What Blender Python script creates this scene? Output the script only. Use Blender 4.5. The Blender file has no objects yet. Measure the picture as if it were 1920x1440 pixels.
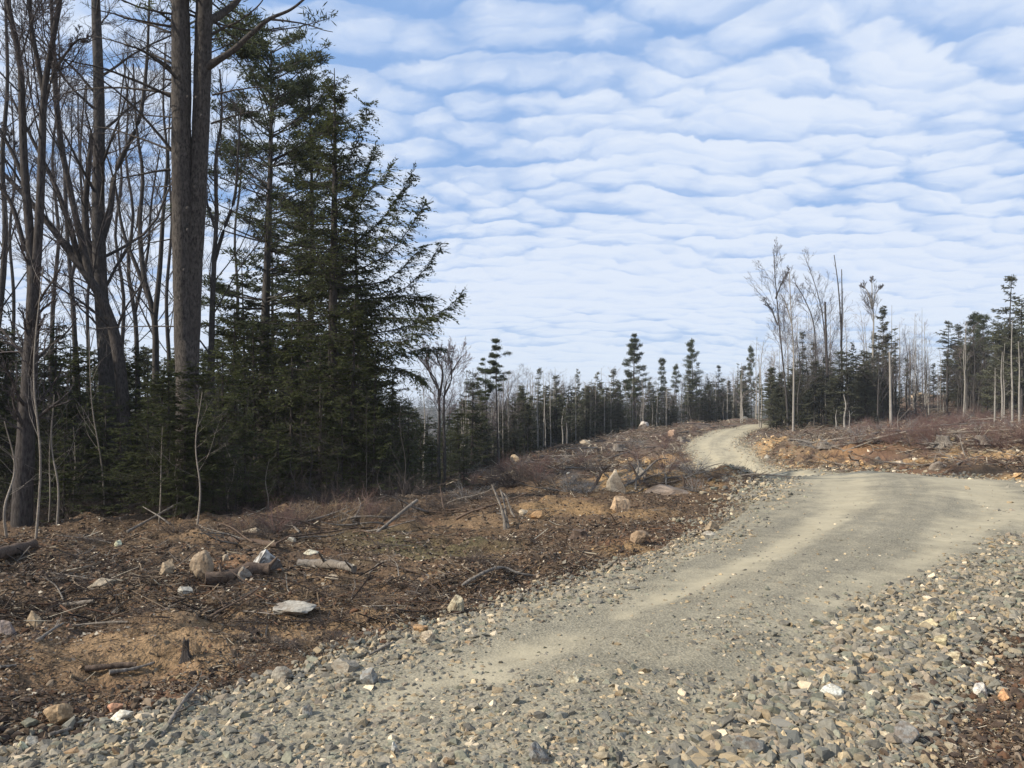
import bpy, math, random
import numpy as np
from mathutils import Vector

SC = bpy.context.scene
COL = SC.collection
F, CX, HY, EYE = 1442.0, 960.0, 765.0, 1.6      # focal length and horizon in photo pixels (1920 wide), eye height in metres
rng = np.random.default_rng(7)
random.seed(7)

# ------------------------------------------------------------------ camera
cam = bpy.data.cameras.new('camera'); co = bpy.data.objects.new('camera', cam); COL.objects.link(co)
co.location = (0, 0, EYE); co.rotation_euler = (math.radians(90), 0, 0)
cam.sensor_width = 36; cam.lens = 36 * F / 1920; cam.shift_y = 45 / 1920
cam.clip_start = 0.05; cam.clip_end = 6000
SC.camera = co

# ------------------------------------------------------------------ numpy helpers
_tab = np.random.default_rng(99).random((256, 256))
def vnoise(x, y, seed=0):
    x = np.asarray(x, float) + seed * 17.31; y = np.asarray(y, float) + seed * 7.77
    xi = np.floor(x).astype(int); yi = np.floor(y).astype(int)
    fx = x - xi; fy = y - yi
    fx = fx * fx * (3 - 2 * fx); fy = fy * fy * (3 - 2 * fy)
    a = _tab[xi & 255, yi & 255]; b = _tab[(xi + 1) & 255, yi & 255]
    c = _tab[xi & 255, (yi + 1) & 255]; d = _tab[(xi + 1) & 255, (yi + 1) & 255]
    return (a * (1 - fx) + b * fx) * (1 - fy) + (c * (1 - fx) + d * fx) * fy
def fbm(x, y, s, o=4, seed=0):
    v = 0; a = 1; t = 0
    for k in range(o):
        v = v + a * vnoise(x * s, y * s, seed + k * 3); t += a; a *= .5; s = s * 2.03
    return v / t                                                    # 0..1
def sstep(a, b, x):
    t = np.clip((x - a) / (b - a), 0, 1); return t * t * (3 - 2 * t)
def norm(v):
    return v / np.maximum(np.linalg.norm(v, axis=-1, keepdims=True), 1e-9)

# ------------------------------------------------------------------ terrain
_cp = []
def cpp(px, py, d): _cp.append(((px - CX) / F * d, d, EYE + (HY - py) / F * d))
def cpw(x, y, z): _cp.append((x, y, z))
for a in [(0,1200,5.5),(0,1010,12),(300,990,12.5),(500,972,13.5),(850,938,16),(1000,918,18),(700,1050,8.4),(960,1150,6),
          (100,960,18),(500,940,22),(750,930,25),(820,930,32),(1150,920,16),(1300,920,15.5),
          (880,892,42),(960,862,50),(1050,832,60),(1130,815,68),(1200,805,74),(1300,792,82),(1380,785,90),(1000,884,38),(1120,884,36),(1250,884,36),
          (1200,850,50),(1280,840,54),(1200,825,62),
          (1365,884,40),(1335,848,52),(1350,820,64),(1395,805,74),(1430,797,82),(1475,794,92),
          (1480,882,30),(1700,893,23),(1900,912,18),(1420,826,50),(1480,838,42),(1560,850,36),(1700,850,32),(1800,852,29),(1900,858,26),(2100,862,24),
          (1500,815,56),(1600,818,48),(1700,812,50),(1700,800,58),(1700,765,85),(1800,795,58),(1900,802,48),(1750,742,105),(1900,762,80),(1640,752,95),(1560,788,75),(2100,800,45),(2300,760,80)]:
    cpp(*a)
for a in [(0,0,0),(-3,0,0),(3,0,0),(0,-6,0),(-6,-6,-.1),(6,-6,0),(0,4,0),(2.4,6.7,0),(-3,4,-.02),(4,3,.0),(5.4,11.2,.0),(6.9,14,.02),(8.1,17,.02),(8.9,19.3,-.03),(11,17,-.02),(11,14,.0),(9,10,.0),(9,5,0),
          (9.8,24,-.75),(10.5,30,-1.38),(11,36,-1.74),(5,24,-1.0),(4,30,-1.7),(0,26,-1.5),(-5,35,-3.2),(-12,30,-2.3),(-20,20,-1.2),(-12,12,-.5),(-12,5,-.2),(-25,5,-.3),
          (-8,55,-5.5),(-20,60,-6),(0,70,-5.5),(10,90,-4),(20,110,-3.5),(35,125,-1.5),(60,120,2.5),(90,130,5),
          (-60,60,-5),(-120,120,-10),(-50,150,-12),(0,160,-11),(60,190,-4),(140,200,4),(80,60,2.5),(60,30,1.2),(30,10,.3),(30,-20,0),(-30,-30,-.5),(0,-40,0),
          (-200,0,-4),(200,0,4),(0,-200,0),(-200,-200,-4),(200,-200,2)]:
    cpw(*a)
_cp = np.array(_cp)
_n = len(_cp)
_K = np.linalg.norm(_cp[:, None, :2] - _cp[None, :, :2], axis=2)
_P = np.c_[np.ones(_n), _cp[:, :2]]
_A = np.block([[_K + np.eye(_n) * -0.15, _P], [_P.T, np.zeros((3, 3))]])
_w = np.linalg.solve(_A, np.r_[_cp[:, 2], 0, 0, 0])

# road: centre line with half widths
RC = np.array([(-12,-11,1.5),(-8,-6.2,1.45),(-5.0,-2.4,1.45),(-2.4,.7,1.45),(-.45,3.2,1.42),(.95,4.95,1.45),(2.4,6.8,1.5),(3.85,8.8,1.6),(5.6,11.2,2.15),(7.2,13.9,2.5),(8.55,16.8,2.7),(9.3,19.8,2.45),(9.8,24,2.0),
               (10.2,30,1.6),(10.9,36,1.55),(11.5,41,1.55),(12.6,47,1.6),(14.1,54,1.7),(16.8,62,1.7),(20.6,70,1.6),(25.5,78,1.6),(31,86,1.6),(38,94,1.6),(48,101,1.6)])
def catmull(P, n):
    P = np.asarray(P, float); Q = np.vstack([2 * P[0] - P[1], P, 2 * P[-1] - P[-2]])
    out = []
    for i in range(len(P) - 1):
        a, b, c, d = Q[i], Q[i + 1], Q[i + 2], Q[i + 3]
        t = np.linspace(0, 1, n, endpoint=False)[:, None]
        out.append(.5 * ((2 * b) + (-a + c) * t + (2 * a - 5 * b + 4 * c - d) * t * t + (-a + 3 * b - 3 * c + d) * t ** 3))
    out.append(P[-1:]); return np.vstack(out)
RL = catmull(RC, 14)
_seg = np.diff(RL[:, :2], axis=0); RS = np.r_[0, np.cumsum(np.linalg.norm(_seg, axis=1))]
_RT = norm(np.gradient(RL[:, :2], axis=0)); _RN = np.c_[_RT[:, 1], -_RT[:, 0]]       # normal points right of travel
def road_uv(x, y):
    """signed lateral offset from the centre line (right +), half width there, arc length"""
    x = np.asarray(x, float).ravel(); y = np.asarray(y, float).ravel()
    u = np.full(x.shape, 1e3); hw = np.full(x.shape, 1.5); s = np.zeros(x.shape)
    near = np.where((x > -25) & (x < 62) & (y > -25) & (y < 115))[0]
    for i in range(0, len(near), 20000):
        k = near[i:i + 20000]
        dx = x[k, None] - RL[None, :, 0]; dy = y[k, None] - RL[None, :, 1]
        j = np.argmin(dx * dx + dy * dy, axis=1); r = np.arange(len(k))
        ddx = dx[r, j]; ddy = dy[r, j]
        u[k] = ddx * _RN[j, 0] + ddy * _RN[j, 1]; e = ddx * _RT[j, 0] + ddy * _RT[j, 1]
        far = np.hypot(ddx, ddy) > np.abs(u[k]) + 1.5; u[k] = np.where(far, np.hypot(ddx, ddy) * np.sign(u[k] + 1e-9), u[k])
        hw[k] = RL[j, 2]; s[k] = RS[j] + e
    return u, hw, s

BERMS = [  # (polyline x,y, height, width)  low banks of pushed-up soil beside the road
    ([(.8,19.2),(2.6,18.2),(4.2,17.3),(5.4,17.6),(6.2,18.6)], .34, 1.1),
    ([(9.6,38),(10.2,33),(11.6,27.5),(13,24),(14.5,21.5),(16.8,19.8),(20,18)], .15, 1.0),
    ([(14.5,50),(14.2,44),(15.0,37),(17,32),(19.5,28),(23,25)], .55, 1.3),
    ([(-9.5,12.2),(-6.4,13.2),(-4.6,13.0),(-2.6,14.3),(-1.2,16)], .16, .9),
]
def Tbase(x, y):
    x = np.asarray(x, float).ravel(); y = np.asarray(y, float).ravel()
    z = np.zeros(x.shape)
    r = np.hypot(x, y); sc = np.minimum(1, 260 / np.maximum(r, 1e-6)); xx = x * sc; yy = y * sc
    for i in range(0, len(x), 20000):
        k = slice(i, i + 20000)
        d = np.hypot(xx[k, None] - _cp[None, :, 0], yy[k, None] - _cp[None, :, 1])
        z[k] = d @ _w[:_n] + _w[_n] + _w[_n + 1] * xx[k] + _w[_n + 2] * yy[k]
    # beyond the valley the land climbs to a long wooded ridge
    far = sstep(170, 620, r)
    ridge = -3 + 7 * fbm(x, y, .004, 3, 5) + 6 * sstep(-.1, .6, x / np.maximum(r, 1))
    z = z * (1 - sstep(150, 330, r)) + sstep(150, 330, r) * (-20 + far * (20 + ridge))
    return z
def T(x, y, micro=True):
    shp = np.shape(x); x = np.asarray(x, float).ravel(); y = np.asarray(y, float).ravel()
    z = Tbase(x, y)
    u, hw, s = road_uv(x, y)
    off = sstep(0, 1.2, np.abs(u) - hw)                            # 0 on the road, 1 on open ground
    r = np.hypot(x, y)
    for pl, h, w in BERMS:
        P = catmull(np.array([(a, b, 0) for a, b in pl]), 6)[:, :2]
        m = (np.abs(x - P[:, 0].mean()) < 18) & (np.abs(y - P[:, 1].mean()) < 24)
        if m.any():
            d = np.min(np.hypot(x[m, None] - P[None, :, 0], y[m, None] - P[None, :, 1]), axis=1)
            z[m] += h * np.exp(-(d / w) ** 2) * (.6 + .9 * fbm(x[m], y[m], .9, 2, 31)) * sstep(0, .9, np.abs(u[m]) - hw[m])
    z += off * ((fbm(x, y, .35, 3, 11) - .5) * .30 * sstep(2, 9, r) + (fbm(x, y, 1.7, 3, 12) - .5) * .30 + (fbm(x, y, 7, 2, 13) - .5) * .07 * (r < 60))
    z += off * sstep(30, 60, r) * (fbm(x, y, .6, 3, 14) - .5) * .8
    z += off * sstep(20, 26, r) * sstep(60, 45, r) * sstep(0, 4, x) * (fbm(x, y, 1.3, 4, 16) - .5) * .5
    q = np.abs(u) / hw
    rut = np.exp(-((np.abs(u) / hw - .45) / .18) ** 2)
    z += (1 - off) * (.05 * (1 - np.clip(q, 0, 1.3) ** 2) - .035 * rut + (fbm(x, y, 2.2, 3, 15) - .5) * .03)
    return z.reshape(shp)
def ground_hit(px, py, dmin=2.4, dmax=140):
    """point of the terrain that a spot of the photograph shows"""
    d = dmin * (dmax / dmin) ** np.linspace(0, 1, 1400)
    x = (px - CX) / F * d; z = EYE + (HY - py) / F * d
    h = T(x, d); k = np.where(z <= h)[0]
    i = k[0] if len(k) else len(d) - 1
    return Vector((x[i], d[i], h[i]))
def at(px, d):
    x = (px - CX) / F * d; return Vector((x, d, float(T(np.array([x]), np.array([d]))[0])))
def P3(px, py, d): return ((px - CX) / F * d, d, EYE + (HY - py) / F * d)

# ------------------------------------------------------------------ mesh building
def mesh(name, V, faces, cols=None, mats=None, smooth=False, dom='FACE', extra=None):
    me = bpy.data.meshes.new(name)
    V = np.asarray(V, np.float32); faces = [np.asarray(f, np.int32) for f in faces if len(f)]
    me.vertices.add(len(V)); me.vertices.foreach_set('co', V.ravel())
    nl = sum(f.size for f in faces); nf = sum(len(f) for f in faces)
    me.loops.add(nl); me.loops.foreach_set('vertex_index', np.concatenate([f.ravel() for f in faces]))
    me.polygons.add(nf)
    st = []; o = 0
    for f in faces: st.append(o + np.arange(len(f)) * f.shape[1]); o += f.size
    me.polygons.foreach_set('loop_start', np.concatenate(st).astype(np.int32))
    me.update(calc_edges=True)
    if smooth is not False: me.polygons.foreach_set('use_smooth', np.full(nf, bool(smooth)))
    else: me.polygons.foreach_set('use_smooth', np.zeros(nf, bool))
    if cols is not None:
        a = me.attributes.new('col', 'FLOAT_COLOR', dom)
        c = np.asarray(cols, np.float32); c = np.c_[c, np.ones(len(c), np.float32)] if c.shape[1] == 3 else c
        a.data.foreach_set('color', c.ravel())
    for m in (mats or []): me.materials.append(m)
    return me
class MB:
    """gathers many pieces into one mesh"""
    def __init__(s): s.V = []; s.F = {}; s.C = {}; s.n = 0
    def add(s, V, Fc, C=None):
        V = np.asarray(V, float).reshape(-1, 3); Fc = np.asarray(Fc, int); k = Fc.shape[1]
        s.V.append(V); s.F.setdefault(k, []).append(Fc + s.n); s.n += len(V)
        if C is not None: s.C.setdefault(k, []).append(np.broadcast_to(C, (len(Fc), 3)))
    def build(s, name, mat, smooth=False):
        ks = list(s.F); fs = [np.vstack(s.F[k]) for k in ks]
        cols = np.vstack([np.vstack(s.C[k]) for k in ks]) if s.C else None
        return mesh(name, np.vstack(s.V), fs, cols, [mat], smooth)
def tubes(P, R, sides=4):
    """P (N,K,3) polylines, R (N,K) radii -> verts, quads"""
    P = np.asarray(P, float); R = np.asarray(R, float); N, K, _ = P.shape
    tg = norm(np.gradient(P, axis=1))
    up = np.where(np.abs(tg[..., 2:3]) > .95, np.array([1., 0, 0]), np.array([0, 0, 1.]))
    a = norm(np.cross(tg, up)); b = np.cross(tg, a)
    th = np.arange(sides) / sides * 2 * math.pi
    V = P[:, :, None] + R[:, :, None, None] * (a[:, :, None] * np.cos(th)[None, None, :, None] + b[:, :, None] * np.sin(th)[None, None, :, None])
    i = np.arange(N)[:, None, None] * K * sides; k = np.arange(K - 1)[None, :, None] * sides; j = np.arange(sides)[None, None]
    j2 = (j + 1) % sides
    q = np.stack([i + k + j, i + k + j2, i + k + sides + j2, i + k + sides + j], -1).reshape(-1, 4)
    return V.reshape(-1, 3), q[:, ::-1]
def diamonds(P, D, S, L, W):
    """pointed leaf-sized quads from P along D, widened along S"""
    L = np.asarray(L)[..., None]; W = np.asarray(W)[..., None]
    V = np.stack([P, P + D * L * .4 + S * W * .5, P + D * L, P + D * L * .4 - S * W * .5], axis=-2).reshape(-1, 3)
    return V, np.arange(len(V)).reshape(-1, 4)
def interp_poly(P, i, t):
    """P (N,K,3), pick polyline i at parameter t in 0..1 -> point, tangent"""
    K = P.shape[1]; f = np.clip(t, 0, .9999) * (K - 1); k = f.astype(int); fr = (f - k)[:, None]
    a = P[i, k]; b = P[i, k + 1]
    return a * (1 - fr) + b * fr, norm(b - a)
def interp_r(R, i, t):
    K = R.shape[1]; f = np.clip(t, 0, .9999) * (K - 1); k = f.astype(int); fr = f - k
    return R[i, k] * (1 - fr) + R[i, k + 1] * fr
def unit(n, g): return norm(g.normal(size=(n, 3)))

def link(me, name, parent=None, loc=None):
    o = bpy.data.objects.new(name, me); COL.objects.link(o)
    if parent: o.parent = parent
    if loc is not None: o.location = loc
    return o
def tag(o, label, cat, group=None, kind=None):
    if label: o['label'] = label
    if cat: o['category'] = cat
    if group: o['group'] = group
    if kind: o['kind'] = kind
    return o

# ------------------------------------------------------------------ materials
def newmat(name):
    m = bpy.data.materials.new(name); m.use_nodes = True; nt = m.node_tree
    b = nt.nodes['Principled BSDF']; b.inputs['Specular IOR Level'].default_value = .2
    return m, nt, b
def N(nt, t, **kw):
    n = nt.nodes.new(t)
    for k, v in kw.items():
        if k in n.inputs: n.inputs[k].default_value = v
        else: setattr(n, k, v)
    return n
def ramp(nt, stops):
    r = nt.nodes.new('ShaderNodeValToRGB'); e = r.color_ramp.elements
    while len(e) < len(stops): e.new(.5)
    for i, (p, c) in enumerate(stops):
        e[i].position = p; e[i].color = (*c, 1) if len(c) == 3 else c
    return r
def mat_attr(name, rough=.9, ns=40, amt=.35, bump=.3, bs=60, spec=.2, dist=.01):
    """colour from the mesh's own col attribute, broken up with fine noise"""
    m, nt, b = newmat(name); L = nt.links
    at_ = N(nt, 'ShaderNodeAttribute', attribute_name='col')
    tc = N(nt, 'ShaderNodeTexCoord'); nz = N(nt, 'ShaderNodeTexNoise', Scale=ns, Detail=5, Roughness=.65)
    L.new(tc.outputs['Object'], nz.inputs['Vector'])
    mr = N(nt, 'ShaderNodeMapRange'); mr.inputs['From Min'].default_value = .3; mr.inputs['From Max'].default_value = .7
    mr.inputs['To Min'].default_value = 1 - amt; mr.inputs['To Max'].default_value = 1 + amt
    L.new(nz.outputs[0], mr.inputs['Value'])
    mx = N(nt, 'ShaderNodeMix', data_type='RGBA', blend_type='MULTIPLY'); mx.inputs[0].default_value = 1
    L.new(at_.outputs['Color'], mx.inputs[6]); L.new(mr.outputs[0], mx.inputs[7]); L.new(mx.outputs[2], b.inputs['Base Color'])
    b.inputs['Roughness'].default_value = rough; b.inputs['Specular IOR Level'].default_value = spec
    if bump:
        nb = N(nt, 'ShaderNodeTexNoise', Scale=bs, Detail=4); L.new(tc.outputs['Object'], nb.inputs['Vector'])
        bp = N(nt, 'ShaderNodeBump', Strength=bump, Distance=dist); L.new(nb.outputs[0], bp.inputs['Height']); L.new(bp.outputs[0], b.inputs['Normal'])
    return m
def mat_bark(name, c1, c2, c3=None, sc=6, stretch=.18, bump=.8):
    m, nt, b = newmat(name); L = nt.links
    tc = N(nt, 'ShaderNodeTexCoord'); mp = N(nt, 'ShaderNodeMapping'); mp.inputs['Scale'].default_value = (1, 1, stretch)
    L.new(tc.outputs['Object'], mp.inputs['Vector'])
    nz = N(nt, 'ShaderNodeTexNoise', Scale=sc * 4, Detail=6, Roughness=.7); L.new(mp.outputs[0], nz.inputs['Vector'])
    n2 = N(nt, 'ShaderNodeTexNoise', Scale=sc * .35, Detail=4); L.new(tc.outputs['Object'], n2.inputs['Vector'])
    r = ramp(nt, [(.34, c1), (.62, c2)]); L.new(nz.outputs[0], r.inputs[0])
    r2 = ramp(nt, [(.42, (0, 0, 0)), (.66, (1, 1, 1))]); L.new(n2.outputs[0], r2.inputs[0])
    mx = N(nt, 'ShaderNodeMix', data_type='RGBA'); mx.inputs[7].default_value = (*(c3 or c2), 1)
    mf = N(nt, 'ShaderNodeMath', operation='MULTIPLY'); mf.inputs[1].default_value = .6 if c3 else .0
    L.new(r2.outputs[0], mf.inputs[0]); L.new(mf.outputs[0], mx.inputs[0]); L.new(r.outputs[0], mx.inputs[6])
    L.new(mx.outputs[2], b.inputs['Base Color']); b.inputs['Roughness'].default_value = .9
    bp = N(nt, 'ShaderNodeBump', Strength=bump, Distance=.02); L.new(nz.outputs[0], bp.inputs['Height']); L.new(bp.outputs[0], b.inputs['Normal'])
    return m
def mat_leaf(name, dark, light, trans=.35):
    """needles: per-face tone from the mesh, plus a little difference from tree to tree"""
    m, nt, b = newmat(name); L = nt.links
    at_ = N(nt, 'ShaderNodeAttribute', attribute_name='col'); oi = N(nt, 'ShaderNodeObjectInfo')
    mx = N(nt, 'ShaderNodeMix', data_type='RGBA'); mx.inputs[6].default_value = (*dark, 1); mx.inputs[7].default_value = (*light, 1)
    L.new(at_.outputs['Fac'], mx.inputs[0])
    hs = N(nt, 'ShaderNodeHueSaturation'); mr = N(nt, 'ShaderNodeMapRange'); mr.inputs['To Min'].default_value = .75; mr.inputs['To Max'].default_value = 1.25
    L.new(oi.outputs['Random'], mr.inputs['Value']); L.new(mr.outputs[0], hs.inputs['Value']); L.new(mx.outputs[2], hs.inputs['Color'])
    L.new(hs.outputs[0], b.inputs['Base Color']); b.inputs['Roughness'].default_value = .75
    tr = N(nt, 'ShaderNodeBsdfTranslucent'); L.new(hs.outputs[0], tr.inputs['Color'])
    ms = N(nt, 'ShaderNodeMixShader'); ms.inputs[0].default_value = trans
    L.new(b.outputs[0], ms.inputs[1]); L.new(tr.outputs[0], ms.inputs[2]); L.new(ms.outputs[0], nt.nodes['Material Output'].inputs['Surface'])
    return m
BARK_PINE = mat_bark('pine_bark', (.016, .013, .011), (.115, .098, .082), (.06, .05, .043), 7, .4, 1)
BARK_GREY = mat_bark('grey_bark', (.028, .025, .022), (.095, .083, .074), (.05, .043, .038), 7, .3)
BARK_DARK = mat_bark('dark_bark', (.025, .02, .017), (.08, .068, .06), None, 7, .3)
BARK_PALE = mat_bark('pale_bark', (.15, .13, .11), (.38, .35, .30), (.19, .17, .14), 5, 1.4, .3)
BARK_BIRCH = mat_bark('birch_bark', (.16, .13, .10), (.36, .31, .25), (.14, .12, .10), 9, 1.6, .3)
TWIG = mat_bark('twig_bark', (.055, .045, .042), (.13, .108, .10), None, 9, .4, .2)
TWIG_PINK = mat_bark('pinkish_twig_bark', (.13, .095, .09), (.25, .19, .18), None, 9, .4, .2)
LEAF_HEM = mat_leaf('hemlock_needles', (.022, .030, .011), (.095, .105, .036))
LEAF_SPR = mat_leaf('spruce_needles', (.06, .064, .038), (.19, .19, .115))
LEAF_FIR = mat_leaf('fir_needles', (.022, .030, .012), (.095, .108, .036))
LEAF_PIN = mat_leaf('pine_needles', (.030, .038, .018), (.115, .130, .060))
WOOD = mat_attr('weathered_wood', .9, 30, .35, .5, 90)
WOODG = mat_bark('silvered_wood', (.07, .058, .045), (.29, .25, .205), (.13, .105, .08), 8, .3, .8)
WOODB = mat_bark('brown_wood', (.05, .035, .025), (.17, .12, .085), (.09, .06, .045), 8, .3, .8)
STONE = mat_attr('stone', .85, 45, .28, .45, 70, .3)
LITTER = mat_attr('litter', .95, 50, .3, 0)

# ------------------------------------------------------------------ world: sky with a thin deck of rippled cloud
SUN_AZ, SUN_EL = math.radians(-110), math.radians(36)
w = bpy.data.worlds.new('World'); SC.world = w; w.use_nodes = True; nt = w.node_tree; L = nt.links
bg = nt.nodes['Background']; bg.inputs['Strength'].default_value = .072
sky = N(nt, 'ShaderNodeTexSky', sky_type='NISHITA', sun_disc=False, sun_elevation=SUN_EL, sun_rotation=SUN_AZ % (2 * math.pi), air_density=1.0, dust_density=1.2, ozone_density=1.5)
tc = N(nt, 'ShaderNodeTexCoord'); sep = N(nt, 'ShaderNodeSeparateXYZ'); L.new(tc.outputs['Generated'], sep.inputs[0])
def M(op, a, b=None, c=None):
    n = N(nt, 'ShaderNodeMath', operation=op)
    for i, v in enumerate((a, b, c)):
        if v is None: continue
        if isinstance(v, (int, float)): n.inputs[i].default_value = v
        else: L.new(v, n.inputs[i])
    return n.outputs[0]
zc = M('ADD', M('MAXIMUM', sep.outputs['Z'], 0.0), .16)
cu = M('DIVIDE', sep.outputs['X'], zc); cv = M('DIVIDE', sep.outputs['Y'], zc)
cb = N(nt, 'ShaderNodeCombineXYZ'); L.new(cu, cb.inputs[0]); L.new(cv, cb.inputs[1])
def wnoise(scale, det, rough, vec, off=(0, 0, 0), st=(1, 1, 1), dist=0):
    mp = N(nt, 'ShaderNodeMapping'); mp.inputs['Location'].default_value = off; mp.inputs['Scale'].default_value = st; L.new(vec, mp.inputs['Vector'])
    n = N(nt, 'ShaderNodeTexNoise', Scale=scale, Detail=det, Roughness=rough, Distortion=dist); L.new(mp.outputs[0], n.inputs['Vector']); return n
def maprange(v, a, b, c, d, smooth=True):
    n = N(nt, 'ShaderNodeMapRange', interpolation_type='SMOOTHSTEP' if smooth else 'LINEAR')
    for i, q in zip(('From Min', 'From Max', 'To Min', 'To Max'), (a, b, c, d)): n.inputs[i].default_value = q
    L.new(v, n.inputs['Value']); return n.outputs[0]
def vadd(v, off):
    n = N(nt, 'ShaderNodeVectorMath', operation='ADD'); L.new(v, n.inputs[0])
    if isinstance(off, tuple): n.inputs[1].default_value = off
    else: L.new(off, n.inputs[1])
    return n.outputs[0]
def warp(vec, sc, amp, off):
    wp = wnoise(sc, 2, .5, vec, off)
    wv = N(nt, 'ShaderNodeVectorMath', operation='SCALE'); wv.inputs['Scale'].default_value = amp
    sb = N(nt, 'ShaderNodeVectorMath', operation='SUBTRACT'); sb.inputs[1].default_value = (.5, .5, .5); L.new(wp.outputs['Color'], sb.inputs[0]); L.new(sb.outputs[0], wv.inputs[0])
    return vadd(vec, wv.outputs[0])
def puffs(vec, scale, off, st, sm=.3):
    """one layer of cloudlets: how near the middle of its cloudlet a spot is, and how far toward its lit edge"""
    mp = N(nt, 'ShaderNodeMapping'); mp.inputs['Location'].default_value = off; mp.inputs['Scale'].default_value = st; L.new(vec, mp.inputs['Vector'])
    v = N(nt, 'ShaderNodeTexVoronoi', voronoi_dimensions='2D', feature='SMOOTH_F1', Scale=scale, Smoothness=sm, Randomness=1.0); L.new(mp.outputs[0], v.inputs['Vector'])
    df = N(nt, 'ShaderNodeVectorMath', operation='SUBTRACT'); L.new(v.outputs['Position'], df.inputs[0]); L.new(mp.outputs[0], df.inputs[1])
    sp = N(nt, 'ShaderNodeSeparateXYZ'); L.new(df.outputs[0], sp.inputs[0])
    return maprange(v.outputs['Distance'], .05, .85, 1, 0), M('MULTIPLY', sp.outputs['Y'], scale)
a = warp(cb.outputs[0], 1.1, .30, (5, 2, 0)); a = warp(a, 4.5, .13, (1, 7, 0)); a = warp(a, 14, .05, (4, 1, 0)); a = warp(a, 32, .03, (2, 6, 0))
pa, la = puffs(a, 8.6, (1.3, 3.2, 0), (.82, 1.0, 1), .34); pb, lb_ = puffs(a, 17, (7, 3, 0), (.75, 1.0, 1), .4)
n1 = wnoise(.85, 3, .5, cb.outputs[0], (4.4, 9.1, 0), (.8, 1.15, 1), .3).outputs[0]
n2 = wnoise(9, 6, .6, a, (9, 1, 0), (.7, 1.2, 1), .2).outputs[0]
low = maprange(sep.outputs['Z'], .02, .52, .42, -.16)
dens = M('ADD', M('ADD', M('ADD', M('MULTIPLY', pa, .40), M('MULTIPLY', pb, .12)), M('MULTIPLY', n1, 2.1)), M('ADD', M('MULTIPLY', n2, .60), low))
dens = M('ADD', dens, M('MULTIPLY', la, .30))
cover = maprange(dens, 1.08, 1.92, 0, 1)
lit = M('ADD', M('ADD', M('MULTIPLY', la, .58), M('MULTIPLY', lb_, .26)), M('MULTIPLY', M('SUBTRACT', n2, .5), 1.0))
thick = maprange(M('ADD', lit, M('ADD', maprange(sep.outputs['Z'], .05, .5, .30, -.08), M('MULTIPLY', M('SUBTRACT', n1, .5), .8))), -.50, .50, 0, 1)
ccol = N(nt, 'ShaderNodeMix', data_type='RGBA'); ccol.inputs[6].default_value = (6.3, 7.75, 10.4, 1); ccol.inputs[7].default_value = (8.5, 9.4, 10.9, 1)
L.new(thick, ccol.inputs[0])
blue = N(nt, 'ShaderNodeMix', data_type='RGBA'); blue.inputs[7].default_value = (3.4, 5.7, 10.1, 1); blue.inputs[0].default_value = .8; L.new(sky.outputs[0], blue.inputs[6])
skm = N(nt, 'ShaderNodeMix', data_type='RGBA'); L.new(M('MULTIPLY', cover, .97), skm.inputs[0]); L.new(blue.outputs[2], skm.inputs[6]); L.new(ccol.outputs[2], skm.inputs[7])
# pale bright air low over the horizon
hz = N(nt, 'ShaderNodeMix', data_type='RGBA'); hz.inputs[7].default_value = (7.9, 9.3, 10.7, 1)
L.new(maprange(sep.outputs['Z'], .0, .16, .55, 0), hz.inputs[0]); L.new(skm.outputs[2], hz.inputs[6]); L.new(hz.outputs[2], bg.inputs['Color'])

sl = bpy.data.lights.new('sun', 'SUN'); sl.energy = 5.0; sl.angle = math.radians(.6); sl.color = (1, .93, .82)
so = bpy.data.objects.new('sun', sl); COL.objects.link(so); so.location = (0, 0, 50)
sv = Vector((math.sin(SUN_AZ) * math.cos(SUN_EL), math.cos(SUN_AZ) * math.cos(SUN_EL), math.sin(SUN_EL)))
so.rotation_euler = sv.to_track_quat('Z', 'Y').to_euler()
SC.view_settings.view_transform = 'Standard'; SC.view_settings.look = 'None'; SC.view_settings.exposure = .34; SC.view_settings.gamma = 1
SC.render.engine = 'CYCLES'; SC.cycles.max_bounces = 6; SC.cycles.diffuse_bounces = 2; SC.cycles.glossy_bounces = 1; SC.cycles.transmission_bounces = 2
SC.cycles.use_denoising = True

# ------------------------------------------------------------------ colour of the open ground
PATCH = []   # (x, y, radius, colour, strength)
def patch(px, py, r, c, k=1.0):
    p = ground_hit(px, py); PATCH.append((p.x, p.y, r, c, k))
TAN = (.25, .165, .09); ORG = (.43, .27, .12); RED = (.17, .09, .05); SOIL = (.128, .084, .05); HUM = (.066, .046, .032); GRN = (.10, .10, .045)
for a in [(240,1215,.75,TAN,.9),(430,1190,.6,TAN,.55),(620,1160,.9,TAN,.6),(760,1200,.6,TAN,.5),(560,1110,.6,TAN,.4),(340,1130,.5,TAN,.3),
          (360,985,1.0,SOIL,.8),(830,1030,1.2,GRN,.45),(930,975,1.0,TAN,.55),(1040,955,1.2,ORG,.42),(1180,960,.8,ORG,.35),(680,1010,.8,GRN,.3),
          (1230,868,2.6,ORG,.95),(1200,880,2.0,ORG,.7),(1290,862,2.0,TAN,.8),(1290,975,.5,SOIL,.6),(1180,1020,.4,ORG,.4),
          (1440,825,2.4,ORG,.75),(1400,850,2.0,TAN,.8),(1500,845,2.0,TAN,.6),(1560,862,1.6,ORG,.6),(1700,862,1.6,ORG,.55),(1640,845,2.0,RED,.5),(1600,850,1.2,RED,.35),
          (1830,858,1.6,ORG,.6),(1905,895,.9,ORG,.8),(1700,745,4,ORG,.5),(80,1290,.5,SOIL,.5),(1890,1150,.5,SOIL,.7),(1150,800,5,SOIL,.5),(1750,800,7,(.11,.06,.05),.7),(1870,790,6,(.11,.06,.05),.7)]:
    patch(*a)
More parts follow.
